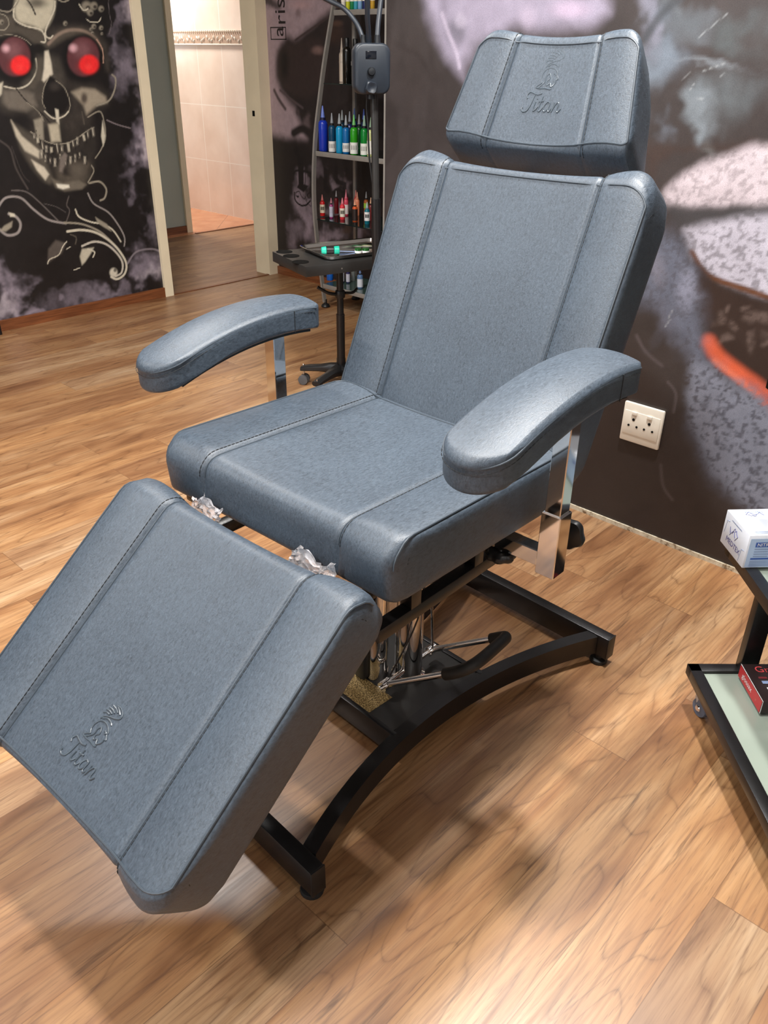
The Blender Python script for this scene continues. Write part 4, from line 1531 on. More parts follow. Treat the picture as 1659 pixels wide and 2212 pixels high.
# foot pedal
bm = NB()
a0, a1 = cp(1.030, 0.905, 0.104), cp(1.058, 0.764, 0.198)
b0, b1 = cp(1.190, 0.908, 0.104), cp(1.214, 0.760, 0.200)
add_tube(bm, [a0, a1], 0.0072, 14)
add_tube(bm, [b0, b1], 0.0072, 14)
add_lathe(bm, [(0.012, -0.012), (0.012, 0.012)], 12, a0, (1, 0, 0))
add_lathe(bm, [(0.012, -0.012), (0.012, 0.012)], 12, b0, (1, 0, 0))
add_tube(bm, [a0 + Vector((-0.02, 0, 0)), b0 + Vector((0.0, 0, 0))], 0.006, 12)
ped = link('foot_pedal', bm, 'chrome', chair)
bm = NB()
da, db = (a1 - a0).normalized(), (b1 - b0).normalized()
add_tube(bm, spline([a1 - da * 0.004, a1 + da * 0.022, a1 + da * 0.046 + Vector((0.012, 0, 0)), a1 + da * 0.055 + Vector((0.045, 0, 0)), b1 + db * 0.042 + Vector((-0.028, 0, 0)), b1 + db * 0.036 + Vector((-0.004, 0, 0)), b1 + db * 0.020, b1 - db * 0.004], 8), 0.0130, 16)
link('pedal_grip', bm, 'rubber', ped)


# crumpled clear plastic left on the hinges ---------------------------
def wrap(label, v0, v1, u0, z0, z1, seed):
    rnd = random.Random(seed)
    t = thing('plastic_wrap', label, 'plastic wrap', chair.matrix_basis @ cp(u0, (v0 + v1) / 2, z0), TH)
    bm = NB()
    nx, nz = 16, 7
    g = []
    for i in range(nx + 1):
        row = []
        for j in range(nz + 1):
            fu = i / nx
            edge = 0.008 * rnd.random() if j == nz else 0
            h = (z1 - z0) * (0.75 + 0.25 * math.sin(fu * 9 + seed)) * j / nz - edge
            row.append(bm.verts.new(Vector((-0.004 + 0.008 * j / nz + rnd.uniform(-0.004, 0.004), (v1 - v0) * (fu - 0.5) + rnd.uniform(-0.002, 0.002), max(0, h)))))
        g.append(row)
    for i in range(nx):
        for j in range(nz):
            bm.faces.new((g[i][j], g[i + 1][j], g[i + 1][j + 1], g[i][j + 1]))
    bmesh.ops.solidify(bm, geom=bm.faces[:], thickness=0.0012)
    link('film', bm, 'wrap', t)


wrap('crumpled clear plastic in the gap below the seat, by its far corner', 1.02, 1.10, 0.728, 0.592, 0.632, 3)
wrap('crumpled clear plastic in the gap below the seat, by the near seam', 0.745, 0.845, 0.728, 0.592, 0.630, 8)


# ------------------------------------------------------------------ wall socket
s0 = on_x(1389, 917, XR)
t = thing('wall_socket', 'white double wall socket with two switches on the dark mural wall', 'socket', (XR, s0.y, s0.z - 0.062))
bm = NB()
add_box(bm, (-0.006, 0, 0.062), (0.012, 0.126, 0.122), bevel=0.005)
link('face_plate', bm, 'white_plastic', t)
bm = NB()
add_box(bm, (-0.0125, 0, 0.062), (0.003, 0.112, 0.072), bevel=0.001)
link('centre_plate', bm, 'white_plastic', t)
for sy in (1, -1):
    bm = NB()
    add_box(bm, (-0.0155, sy * 0.024, 0.0935), (0.005, 0.016, 0.012), bevel=0.0022, seg=3)
    link('switch', bm, 'white_plastic', t)
    for dy, dz, r in ((0, 0.074, 0.0042), (0.013, 0.054, 0.0034), (-0.013, 0.054, 0.0034)):
        bm = NB()
        add_lathe(bm, [(r, -0.001), (r, 0.0012)], 16, (-0.0138, sy * 0.025 + dy, dz), (-1, 0, 0))
        link('pin_hole', bm, 'hole', t)

# ------------------------------------------------------------------ trolley (stands turned 45 degrees)
T0 = Vector((1.521, 0.488, 0))
ax = Vector((-0.722, -0.692, 0)).normalized()      # along the left edge, towards the camera
ay = Vector((ax.y, -ax.x, 0)) * -1                 # towards the right
if ay.x < 0:
    ay = -ay
tang = math.atan2(ay.y, ay.x)
tro = thing('service_trolley', 'black steel trolley with pale glass shelves on castors at the right edge', 'trolley', T0, tang)
# local: x = right, y = away from the camera (origin at the back-left corner), so the frame runs to y = -0.55


def tier(z, x0, x1, y0, y1, glass, name='shelf_frame', th=0.026, w=0.026):
    bm = NB()
    add_box(bm, ((x0 + x1) / 2, y1 - w / 2, z), (x1 - x0, w, th), bevel=0.0015)
    add_box(bm, ((x0 + x1) / 2, y0 + w / 2, z), (x1 - x0, w, th), bevel=0.0015)
    add_box(bm, (x0 + w / 2, (y0 + y1) / 2, z), (w, y1 - y0, th), bevel=0.0015)
    add_box(bm, (x1 - w / 2, (y0 + y1) / 2, z), (w, y1 - y0, th), bevel=0.0015)
    fr = link(name, bm, 'black_metal', tro)
    bm = NB()
    add_box(bm, ((x0 + x1) / 2, (y0 + y1) / 2, z + 0.002), (x1 - x0 - 0.03, y1 - y0 - 0.03, 0.006))
    link('shelf_glass', bm, glass, tro)
    return fr


Z1, Z2, Z3 = 0.100, 0.388, 0.760
tier(Z1, 0.0, 0.42, -0.62, 0.0, 'frost')
tier(Z2, 0.045, 0.42, -0.62, 0.05, 'frost')
tier(Z3, 0.045, 0.42, -0.30, 0.05, 'frost')
for (x, y) in ((0.128, -0.012), (0.405, -0.012)):
    bm = NB()
    add_box(bm, (x, y, (Z1 + Z3) / 2), (0.040, 0.024, Z3 - Z1 - 0.02), bevel=0.002)
    link('upright', bm, 'black_metal', tro)
for (x, y) in ((0.035, -0.035), (0.385, -0.035), (0.035, -0.585), (0.385, -0.585)):
    bm = NB()
    add_lathe(bm, [(0.015, 0.060), (0.017, 0.064), (0.017, 0.086), (0.008, 0.088)], 20, (x, y, 0))
    add_box(bm, (x, y + 0.004, 0.045), (0.022, 0.020, 0.036), bevel=0.005)
    cs = link('caster', bm, 'clear', tro)
    bm = NB()
    add_lathe(bm, [(0.012, -0.0085), (0.021, -0.0075), (0.0225, -0.004), (0.0225, 0.004), (0.021, 0.0075), (0.012, 0.0085)], 24, (x, y - 0.008, 0.0225), (1, 0.3, 0))
    link('wheel', bm, plain('grey_caster_tyre', srgb(92, 104, 124), 0.5) if 'tyre' not in M else M['tyre'], cs)
    bm = NB()
    add_lathe(bm, [(0.006, -0.012), (0.008, -0.010), (0.008, 0.010), (0.006, 0.012)], 12, (x, y - 0.008, 0.0225), (1, 0.3, 0))
    link('axle', bm, 'chrome', cs)

# glove box on the middle shelf
M['card_white'] = plain('white_printed_card', srgb(222, 228, 238), 0.45, var=0.02)
M['card_blue'] = plain('pale_blue_printed_card', srgb(176, 200, 232), 0.45, var=0.03)
M['print_blue'] = plain('blue_print', srgb(58, 92, 168), 0.5)
M['print_grey'] = plain('grey_blue_print', srgb(132, 150, 186), 0.5)
M['print_violet'] = plain('violet_print', srgb(74, 74, 140), 0.5)
M['print_white'] = plain('white_print', srgb(240, 240, 240), 0.5)
M['glove'] = plain('blue_nitrile', srgb(40, 120, 190), 0.5)
M['card_red'] = plain('red_printed_card', srgb(190, 46, 50), 0.4, var=0.05)
M['card_black'] = plain('black_printed_card', srgb(40, 28, 28), 0.35, var=0.1)
M['print_red'] = plain('red_print', srgb(200, 70, 72), 0.5)
M['print_skin'] = plain('beige_print', srgb(176, 140, 118), 0.5)


def flat_text(s, size, parent, name, mat, o, x, y, bold=0.0):
    """lettering lying on a face: x = reading direction, y = letter-up"""
    bm = text_bm(s, size, 0.0)
    place_bm(bm, basis(o, x, y, Vector(x).cross(Vector(y))))
    return link(name, bm, mat, parent, smooth=False)


def quad(o, x, y, w, h):
    bm = NB()
    o, x, y = Vector(o), Vector(x).normalized(), Vector(y).normalized()
    vs = [bm.verts.new(o + x * a + y * b) for a, b in ((0, 0), (w, 0), (w, h), (0, h))]
    bm.faces.new(vs)
    return bm


gz = Z2 + 0.0135
g0 = on_z(1602, 1227, gz)                     # nearest bottom corner
g1 = on_z(1555, 1168, gz)                     # far bottom corner of the left end
gd = (g1 - g0)
GW = gd.length
gang = math.atan2(gd.y, gd.x) - math.pi / 2   # local y runs away along the left end
GL, GH = 0.24, 0.076
glove = thing('glove_box', 'white and blue box of nitrile gloves on the trolley, open at the top', 'box', g0, gang)
bm = NB()
add_box(bm, (GL / 2, GW / 2, GH / 2), (GL, GW, GH), bevel=0.0012)
link('carton', bm, 'card_white', glove)
e_ = 0.0006
link('blue_front', quad((0.004, -e_, 0.002), (1, 0, 0), (0, 0, 1), GL - 0.008, GH - 0.010), 'card_blue', glove, smooth=False)
link('title_bar', quad((0.016, -2 * e_, 0.049), (1, 0, 0), (0, 0, 1), 0.13, 0.011), 'print_blue', glove, smooth=False)
flat_text('NITRILE EXAM GLOVES', 0.0105, glove, 'title', 'print_white', (0.019, -3 * e_, 0.0512), (1, 0, 0), (0, 0, 1))
for i, wln in enumerate((0.034, 0.028, 0.038, 0.030)):
    link('text_line', quad((0.016, -2 * e_, 0.043 - i * 0.0055), (1, 0, 0), (0, 0, 1), wln, 0.0018), 'print_grey', glove, smooth=False)
link('lower_bar', quad((0.012, -2 * e_, 0.020), (1, 0, 0), (0, 0, 1), 0.06, 0.0040), 'print_blue', glove, smooth=False)
for i in range(4):
    link('text_line', quad((0.012, -2 * e_, 0.0155 - i * 0.0036), (1, 0, 0), (0, 0, 1), 0.05 - 0.006 * (i % 2), 0.0016), 'print_grey', glove, smooth=False)
flat_text('MEDTEX', 0.0165, glove, 'end_brand', 'print_violet', (-e_, GW * 0.80, 0.016), (0, -1, 0), (0, 0, 1))
HAND = [(0.0, 0.0), (0.012, 0.016), (0.020, 0.020), (0.028, 0.006)], [(0.012, 0.010), (0.018, 0.026), (0.022, 0.030), (0.026, 0.022), (0.030, 0.028), (0.034, 0.020), (0.042, 0.016), (0.030, 0.0)], [(0.002, 0.006), (-0.004, 0.022)]
bm = NB()
for ln in HAND:
    add_tube(bm, [Vector((-e_, GW * 0.70 - a * 0.8, 0.034 + b * 0.8)) for a, b in ln], 0.0005, 5)
link('end_hand_mark', bm, 'print_violet', glove)
link('end_text_line', quad((-e_, GW * 0.72, 0.066), (0, -1, 0), (0, 0, 1), 0.045, 0.0018), 'print_grey', glove, smooth=False)
bm = NB()
for ln in HAND:
    add_tube(bm, [Vector((0.062 - a * 0.8, GW - 0.014 - b * 0.6, GH + e_)) for a, b in ln], 0.0005, 5)
link('top_hand_mark', bm, 'print_violet', glove)
flat_text('MEDTEX', 0.010, glove, 'top_brand', 'print_grey', (0.068, GW - 0.010, GH + e_), (-1, 0, 0), (0, -1, 0))
for i in range(2):
    link('top_text_line', quad((0.014, 0.012 - i * 0.005, GH + e_), (1, 0, 0), (0, 1, 0), 0.09, 0.0018), 'print_grey', glove, smooth=False)
bm = NB()
add_prism(bm, [(0.118 + 0.05 * math.cos(2 * math.pi * i / 32), GW / 2 + 0.022 * math.sin(2 * math.pi * i / 32)) for i in range(32)], GH + 0.0002, GH + 0.0010)
link('opening', bm, plain('brown_card_inside', srgb(176, 156, 128), 0.7), glove, smooth=False)
bm = NB()
prof = []
for i in range(9):
    for j in range(17):
        pass
gr = [[bm.verts.new(Vector((0.118 + (0.046 * (i / 8)) * math.cos(2 * math.pi * j / 24), GW / 2 + (0.019 * (i / 8)) * math.sin(2 * math.pi * j / 24), GH + 0.001 + 0.006 * (1 - (i / 8) ** 2) + 0.0015 * math.sin(j * 2.1 + i)))) for j in range(24)] for i in range(1, 9)]
for a, b in zip(gr, gr[1:]):
    for j in range(24):
        bm.faces.new((a[j], a[(j + 1) % 24], b[(j + 1) % 24], b[j]))
bm.faces.new(gr[0])
link('glove_fold', bm, 'glove', glove)
for a, b in ((GW * 0.92, 0.058), (GW * 0.20, 0.034)):
    tube_part('flap_line', [Vector((-e_, a, b - 0.03)), Vector((-e_, a - 0.004, b)), Vector((-e_, a - 0.014, b + 0.002))], 0.0004, 'print_grey', glove, 4)

# red and black box on the lower shelf
bz = Z1 + 0.0135
b0 = on_z(1640, 1541, bz)
b1 = on_z(1594, 1459, bz)
bd = b1 - b0
BW = bd.length
bang = math.atan2(bd.y, bd.x) - math.pi / 2
BL, BH = 0.16, 0.032
grip = thing('grip_box', 'small red and black printed carton on the lower trolley shelf', 'box', b0, bang)
bm = NB()
add_box(bm, (BL / 2, BW / 2, BH / 2), (BL, BW, BH), bevel=0.0006)
link('carton', bm, 'card_black', grip)
link('red_end', quad((-e_, BW - 0.0012, 0.001), (0, -1, 0), (0, 0, 1), BW - 0.002, BH - 0.002), 'card_red', grip, smooth=False)
bm = NB()
add_tube(bm, [Vector((0.0005, -e_, 0.001)), Vector((0.0005, -e_, BH)), Vector((0.0005, BW, BH))], 0.0006, 5)
link('white_edge', bm, 'print_white', grip)
flat_text('glossax', 0.0175, grip, 'end_brand', 'print_white', (-2 * e_, BW * 0.84, 0.012), (0, -1, 0), (0, 0, 1))
flat_text('v', 0.011, grip, 'end_tick', 'print_skin', (-2 * e_, BW * 0.24, 0.011), (0, -1, 0), (0, 0, 1))
flat_text('Grip', 0.027, grip, 'title', 'print_red', (0.022, BW - 0.027, BH + e_), (1, 0, 0), (0, 1, 0))
flat_text('58', 0.031, grip, 'number', 'print_white', (0.022, 0.022, BH + e_), (1, 0, 0), (0, 1, 0))
link('badge', quad((0.022, BW - 0.064, BH + e_), (1, 0, 0), (0, 1, 0), 0.018, 0.009), 'print_grey', grip, smooth=False)
link('badge_line', quad((0.020, BW - 0.048, BH + e_), (1, 0, 0), (0, 1, 0), 0.018, 0.006), plain('dark_red_print', srgb(110, 34, 40), 0.5), grip, smooth=False)
link('front_photo', quad((0.018, -e_, 0.003), (1, 0, 0), (0, 0, 1), 0.05, 0.020), 'print_skin', grip, smooth=False)

# ------------------------------------------------------------------ tray stand
TZ = 0.585
tc = on_z(588, 543, TZ)
tr_ang = math.atan2(-0.09, 0.31)
tray_t = thing('tray_table', 'black wheeled tray table with cup holes behind the far armrest', 'table', (2.385, 2.50, 0), tr_ang)
inv = Matrix.Rotation(-tr_ang, 3, 'Z')
lc = inv @ (tc - Vector((2.385, 2.50, 0)))
X0, Y1 = lc.x, lc.y
X1, Y0 = X0 + 0.52, Y1 - 0.315
bm = NB()
holes = []
for px, py in ((614, 544), (629, 553), (649, 566)):
    q = inv @ (on_z(px, py, TZ) - Vector((2.385, 2.50, 0)))
    holes.append((q.x, q.y))
add_box(bm, ((X0 + X1) / 2, (Y0 + Y1) / 2, TZ - 0.02), (X1 - X0, Y1 - Y0, 0.04), bevel=0.002)
link('table_top', bm, 'black_satin', tray_t)
for (x, y) in holes:
    bm = NB()
    R1 = 0.033
    add_lathe(bm, [(R1, 0.0), (R1, 0.0012), (R1 - 0.002, 0.0016), (R1 - 0.003, 0.0004)], 28, (x, y, TZ))
    link('cup_hole', bm, 'hole', tray_t)
bm = NB()
add_lathe(bm, [(0.003, 0), (0.003, 0.001)], 10, (X0 + 0.155, Y0 - 0.0005, TZ - 0.022), (0, -1, 0))
link('screw', bm, 'steel', tray_t)
bm = NB()
add_tube(bm, [(0, 0, 0.06), (0, 0, 0.33)], 0.018, 20)
link('column', bm, 'black_metal', tray_t)
bm = NB()
add_tube(bm, [(0, 0, 0.30), (0, 0, TZ - 0.03)], 0.0145, 20)
link('inner_column', bm, 'black_metal', tray_t)
bm = NB()
add_lathe(bm, [(0.019, 0.40), (0.021, 0.405), (0.021, 0.425), (0.019, 0.43)], 20)
pts = spline([Vector((0.02, -0.005, 0.418)), Vector((0.06, 0.0, 0.414)), Vector((0.085, 0.01, 0.425))], 6)
add_tube(bm, spline([Vector((-0.015, 0.0, 0.415)), Vector((-0.055, 0.004, 0.425)), Vector((-0.095, 0.02, 0.450))], 6), 0.007, 10)
add_tube(bm, pts, 0.006, 10)
link('height_lever', bm, 'black_plastic', tray_t)
for k_ in range(5):
    a = R(100 + 72 * k_) - tr_ang + 0.32
    d = Vector((math.cos(a), math.sin(a), 0))
    n_ = Vector((-d.y, d.x, 0))
    bm = NB()
    P = [d * 0.0 + Vector((0, 0, 0.085)), d * 0.05 + Vector((0, 0, 0.088)), d * 0.10 + Vector((0, 0, 0.083)), d * 0.15 + Vector((0, 0, 0.078)), d * 0.185 + Vector((0, 0, 0.072))]
    ww = [0.026, 0.022, 0.020, 0.021, 0.020]
    hh = [0.026, 0.020, 0.014, 0.012, 0.010]
    rings = []
    for p, w_, h_ in zip(P, ww, hh):
        rings.append([bm.verts.new(p + n_ * (w_ * c1) + Vector((0, 0, h_ * c2))) for c1, c2 in ((-1, -.5), (-.6, -1), (.6, -1), (1, -.5), (1, .5), (.6, 1), (-.6, 1), (-1, .5))])
    for a_, b_ in zip(rings, rings[1:]):
        for q in range(8):
            bm.faces.new((a_[q], a_[(q + 1) % 8], b_[(q + 1) % 8], b_[q]))
    bm.faces.new(rings[0][::-1])
    bm.faces.new(rings[-1])
    lg = link('star_leg', bm, 'black_plastic', tray_t)
    bm = NB()
    add_lathe(bm, [(0.004, 0.02), (0.004, 0.09), (0.002, 0.092)], 10, d * 0.175)
    link('caster_pin', bm, 'steel', lg)
    bm = NB()
    for sg in (-1, 1):
        add_lathe(bm, [(0.012, -0.007), (0.0215, -0.006), (0.0225, 0), (0.0215, 0.006), (0.012, 0.007)], 20, d * 0.175 + n_ * 0.014 * sg + Vector((0, 0, 0.0225)), n_)
    add_lathe(bm, [(0.006, -0.016), (0.006, 0.016)], 10, d * 0.175 + Vector((0, 0, 0.0225)), n_)
    link('caster', bm, plain('grey_black_castor', srgb(84, 84, 86), 0.35, 0.2), lg)

# steel dish on the tray table
dish = thing('steel_tray', 'shiny rectangular steel tray lying on the black tray table', 'tray', (2.385, 2.50, TZ + 0.001), tr_ang)
dx0, dx1, dy0, dy1 = X0 + 0.105, X0 + 0.475, Y0 + 0.035, Y1 - 0.012


def rrect(x0, x1, y0, y1, r, n=6):
    out = []
    for cx_, cy_, a0 in ((x1 - r, y1 - r, 0), (x0 + r, y1 - r, 90), (x0 + r, y0 + r, 180), (x1 - r, y0 + r, 270)):
        for i in range(n + 1):
            a = R(a0 + 90 * i / n)
            out.append((cx_ + r * math.cos(a), cy_ + r * math.sin(a)))
    return out


bm = NB()
rings = []
for ins, z in ((0.020, 0.0), (0.014, 0.003), (0.009, 0.016), (0.002, 0.018), (0.0, 0.0165), (0.002, 0.0172), (0.0095, 0.0150), (0.0145, 0.0036), (0.020, 0.0012)):
    rings.append([bm.verts.new((x, y, z)) for x, y in rrect(dx0 + ins, dx1 - ins, dy0 + ins, dy1 - ins, 0.040 - ins * 0.6)])
for a, b in zip(rings, rings[1:]):
    n = len(a)
    for q in range(n):
        bm.faces.new((a[q], a[(q + 1) % n], b[(q + 1) % n], b[q]))
bm.faces.new(rings[0][::-1])
bm.faces.new(rings[-1])
link('dish', bm, 'steel', dish)

M['mint'] = plain('mint_green_anodised', srgb(30, 190, 160), 0.3)
q0, q1 = on_z(694, 541, TZ + 0.018), on_z(733, 540, TZ + 0.018)
dv = (q1 - q0)
mach = thing('tattoo_machine', 'black pen tattoo machine with mint green ends in the steel tray', 'tattoo machine', (q0.x, q0.y, TZ + 0.0022), math.atan2(dv.y, dv.x))
LQ = dv.length
for nm, a, b, r0, r1, mt in (('end_cap', 0, .28, .0125, .0155, 'mint'), ('body', .27, .70, .0155, .0150, 'black_plastic'), ('grip', .70, 1.0, .0150, .0160, 'mint')):
    bm = NB()
    add_lathe(bm, [(r0 * .8, a * LQ), (r0, a * LQ + .002), (r1, b * LQ - .002), (r1 * .85, b * LQ)], 24, (0, 0, 0.016), (1, 0, 0))
    link(nm, bm, mt, mach)
for i, (pa, pb, lb) in enumerate((((734, 543), (768, 544), 'thin steel needle rod lying straight beside the tattoo machine, further from the camera'), ((734, 554), (768, 547), 'thin steel needle rod lying slantwise beside the tattoo machine, nearer the camera'))):
    a, b = on_z(*pa, TZ + 0.004), on_z(*pb, TZ + 0.004)
    bm = NB()
    add_tube(bm, [Vector((0, 0, 0)), b - a], 0.0022, 8)
    o = link('needle_rod', bm, 'print_grey', None)
    o.location = (a.x, a.y, TZ + 0.0046)
    o['label'], o['category'], o['group'] = lb, 'needle', 'needle rods in the steel tray'
M['reflection_green'] = plain('dark_green_reflection', srgb(24, 84, 30), 0.15)  # green reflection of a bottle in the tray, built as small cups
for i, (px, lb) in enumerate(((774, 'small dark green cup shape for a bottle reflection in the steel tray, left of its neighbour'), (790, 'small dark green cup shape for a bottle reflection in the steel tray, nearest the backrest'))):
    a = on_z(px, 547, TZ + 0.004)
    t = thing('reflection_cup', lb, 'reflection cup', (a.x, a.y, TZ + 0.0022), 0, 'green reflection cups in the steel tray')
    bm = NB()
    add_lathe(bm, [(0.011, 0), (0.0135, 0.002), (0.0145, 0.020), (0.013, 0.022), (0.004, 0.0215)], 20)
    link('cup', bm, 'reflection_green', t)
    bm = NB()
    add_lathe(bm, [(0.0141, 0.004), (0.0149, 0.013)], 20)
    link('label_band', bm, 'print_white', t)

# ------------------------------------------------------------------ display shelf
SY0, SY1 = 2.94, 3.52
shelf = thing('display_shelf', 'silver display stand with bowed front posts and dark glass shelves', 'shelf', (3.36, (SY0 + SY1) / 2, 0))
so = Vector((3.36, (SY0 + SY1) / 2, 0))
PROF = [(3.234, 0.03), (3.201, 0.277), (3.180, 0.47), (3.174, 0.60), (3.180, 0.75), (3.199, 0.921), (3.231, 1.073), (3.270, 1.242), (3.328, 1.447), (3.378, 1.62), (3.425, 1.78)]


def front_x(z):
    for (xa, za), (xb, zb_) in zip(PROF, PROF[1:]):
        if za <= z <= zb_:
            return xa + (xb - xa) * (z - za) / (zb_ - za)
    return PROF[0][0] if z < 0.03 else PROF[-1][0]


for y in (SY1, SY0):
    bm = NB()
    add_rect_tube(bm, [Vector((p.x, y, p.y)) - so for p in spline([(x, z, 0) for x, z in PROF], 4)], 0.022, 0.012, (0, 1, 0))
    link('bowed_post', bm, 'silver', shelf)
    bm = NB()
    add_box(bm, Vector((3.488, y, 0.92)) - so, (0.016, 0.020, 1.76), bevel=0.002)
    link('rear_post', bm, 'silver', shelf)
    for x in (3.24, 3.488):
        bm = NB()
        add_lathe(bm, [(0.024, 0), (0.026, 0.006), (0.020, 0.016), (0.009, 0.022), (0.009, 0.045)], 18, Vector((x, y, 0)) - so)
        link('foot', bm, 'black_plastic', shelf)
SHZ = {'bottom': 0.140, 'small': 0.500, 'tall': 0.842, 'pump': 1.160, 'top': 1.484}
M['green_glass'] = plain('green_tinted_glass', srgb(54, 74, 68), 0.08)
for nm, z in SHZ.items():
    fx = front_x(z)
    bm = NB()
    add_box(bm, Vector(((fx + 3.482) / 2, (SY0 + SY1) / 2, z - 0.003)) - so, (3.482 - fx - 0.004, SY1 - SY0 - 0.024, 0.006))
    link('glass_shelf', bm, 'green_glass' if nm == 'bottom' else 'glass_shelf', shelf)
    if nm in ('bottom', 'tall', 'top'):
        bm = NB()
        add_box(bm, Vector((fx - 0.004, (SY0 + SY1) / 2, z - 0.012)) - so, (0.006, SY1 - SY0 - 0.024, 0.024), bevel=0.001)
        link('shelf_rail', bm, 'silver', shelf)


# ------------------------------------------------------------------ bottles
BM_CACHE = {}


def bmat(c, rough=0.18):
    key = (c, rough)
    if key not in BM_CACHE:
        BM_CACHE[key] = plain('bottle_plastic', srgb(*c), rough, var=0.04)
    return BM_CACHE[key]


def bottle(label, px, py, z, h, r, body, cap, group, name='ink_bottle', collar=(20, 20, 22), band=None, band_h=(0.12, 0.48), word=None, tip=True, back=0.0, wide=False):
    p = on_z(px, py, z)
    x = max(front_x(z) + r + 0.004, min(p.x + back, 3.47 - r))
    # keep the pixel column when moved in depth
    d = ray(px, py)
    y = d.y * (x / d.x)
    t = thing(name, label, 'bottle', (x, y, z), math.atan2(y, x) + math.pi, group)
    hb_ = h * (0.68 if tip else 0.80)
    bm = NB()
    add_lathe(bm, [(r * .9, 0), (r, .003), (r, hb_ * .88), (r * .92, hb_ * .94), (r * .62, hb_), (r * .5, hb_ + .002)], 20)
    link('body', bm, bmat(body), t)
    bm = NB()
    add_lathe(bm, [(r * .58, hb_ + .0005), (r * .58, hb_ + h * .06), (r * .5, hb_ + h * .065)], 16)
    link('collar', bm, bmat(collar, .4), t)
    bm = NB()
    if tip:
        add_lathe(bm, [(r * .48, hb_ + h * .06), (r * .42, hb_ + h * .10), (r * .14, h - .002), (r * .06, h)], 14)
    else:
        add_lathe(bm, [(r * .6, hb_ + h * .06), (r * .6, h - .003), (r * .5, h)], 14)
    link('cap', bm, bmat(cap, .4), t)
    if band:
        bm = NB()
        z0_, z1_ = band_h[0] * hb_, band_h[1] * hb_
        rr = r + .0006
        n = 14
        a0 = [bm.verts.new((rr * math.cos(a), rr * math.sin(a), z0_)) for a in np.linspace(-1.5, 1.5, n)]
        a1 = [bm.verts.new((rr * math.cos(a), rr * math.sin(a), z1_)) for a in np.linspace(-1.5, 1.5, n)]
        for i in range(n - 1):
            bm.faces.new((a0[i], a0[i + 1], a1[i + 1], a1[i]))
        lb = link('paper_label', bm, bmat(band, .5), t)
        if word:
            bm = NB()
            rr += .0005
            z0_, z1_ = z0_ + (z1_ - z0_) * .35, z0_ + (z1_ - z0_) * .75
            for k_ in range(word):
                c0 = -0.75 + 1.5 * k_ / word
                vs = [bm.verts.new((rr * math.cos(a), rr * math.sin(a), zz)) for a, zz in ((c0, z0_), (c0 + 1.1 / word, z0_), (c0 + 1.1 / word, z1_), (c0, z1_))]
                bm.faces.new(vs)
            link('printed_word', bm, bmat((30, 28, 28), .5), lb)
    return t


G = 'ink bottles on the tall-bottle shelf'
z = SHZ['tall']
bottle('tall royal blue ink bottle at the left end of its shelf', 699, 327, z, .215, .0245, (24, 52, 168), (96, 116, 190), G, collar=(20, 24, 60))
bottle('navy-teal ink bottle with a white label next to the tall royal blue bottle', 718, 329, z, .185, .0185, (12, 62, 92), (130, 134, 140), G, band=(214, 212, 208), band_h=(.02, .42), word=2)
bottle('bright cyan ink bottle without a front label', 734, 332, z, .185, .0195, (18, 138, 186), (140, 146, 150), G)
bottle('mid-blue ink bottle with a white label between the cyan and bright green bottles', 748, 334, z, .180, .0185, (18, 96, 156), (140, 146, 150), G, band=(206, 210, 210), band_h=(.08, .42), word=2)
bottle('bright grass-green ink bottle with a white label', 765, 337, z, .185, .0200, (40, 142, 24), (96, 170, 90), G, band=(220, 222, 216), band_h=(.04, .46), word=2)
bottle('emerald green ink bottle with a white label at the right of its shelf', 787, 340, z, .185, .0190, (8, 118, 44), (120, 150, 130), G, band=(220, 222, 216), band_h=(.04, .46), word=2)
bottle('pale yellow-white ink bottle beside the lamp pole', 801, 342, z, .180, .0190, (190, 196, 130), (120, 150, 120), G, band=(226, 224, 214), band_h=(.1, .6))
bottle('dark forest-green ink bottle tucked behind the bright green one', 776, 333, z, .180, .0180, (10, 72, 30), (120, 124, 124), G, back=.06)
bottle('dark blue ink bottle behind the gap left of the grass-green bottle', 756, 331, z, .190, .0180, (26, 40, 92), (120, 124, 132), G, back=.075)
bottle('grey-capped dark ink bottle behind the cyan one', 740, 327, z, .190, .0180, (18, 44, 60), (130, 134, 134), G, back=.09)
bottle('blue-capped dark ink bottle behind the grass-green one, at the back', 766, 326, z, .195, .0180, (22, 36, 80), (70, 92, 150), G, back=.13)
bottle('blue-capped dark ink bottle behind the emerald one, at the back', 786, 328, z, .195, .0180, (20, 34, 70), (64, 88, 170), G, back=.13)

G = 'small ink bottles on the lower glass shelf'
z = SHZ['small']
bottle('red ink bottle with a cream label at the left of the lower glass shelf', 697, 466, z, .112, .0140, (196, 30, 34), (208, 120, 116), G, collar=(170, 50, 48), band=(226, 214, 190), band_h=(.22, .80), word=4)
bottle('slim violet ink bottle with a silver label and black collar', 716, 471, z, .105, .0105, (150, 50, 110), (196, 130, 140), G, collar=(26, 22, 24), band=(186, 184, 200), band_h=(.1, .85), word=1)
bottle('dark crimson ink bottle with a grey cap, set back behind the violet one', 727, 466, z, .122, .0125, (96, 18, 24), (140, 136, 136), G, back=.05)
bottle('pink-red ink bottle with a cream label in the middle of the lower glass shelf', 740, 474, z, .112, .0145, (214, 50, 62), (222, 130, 140), G, collar=(206, 84, 96), band=(228, 216, 198), band_h=(.2, .78), word=4)
bottle('pink ink bottle with a white label close behind the pink-red one', 748, 469, z, .122, .0130, (206, 70, 90), (210, 120, 136), G, collar=(190, 80, 96), band=(226, 210, 206), band_h=(.1, .7), back=.04)
bottle('deep pink ink bottle at the back behind the pink-red one', 748, 464, z, .120, .0125, (196, 60, 84), (204, 104, 124), G, collar=(180, 70, 90), back=.10)
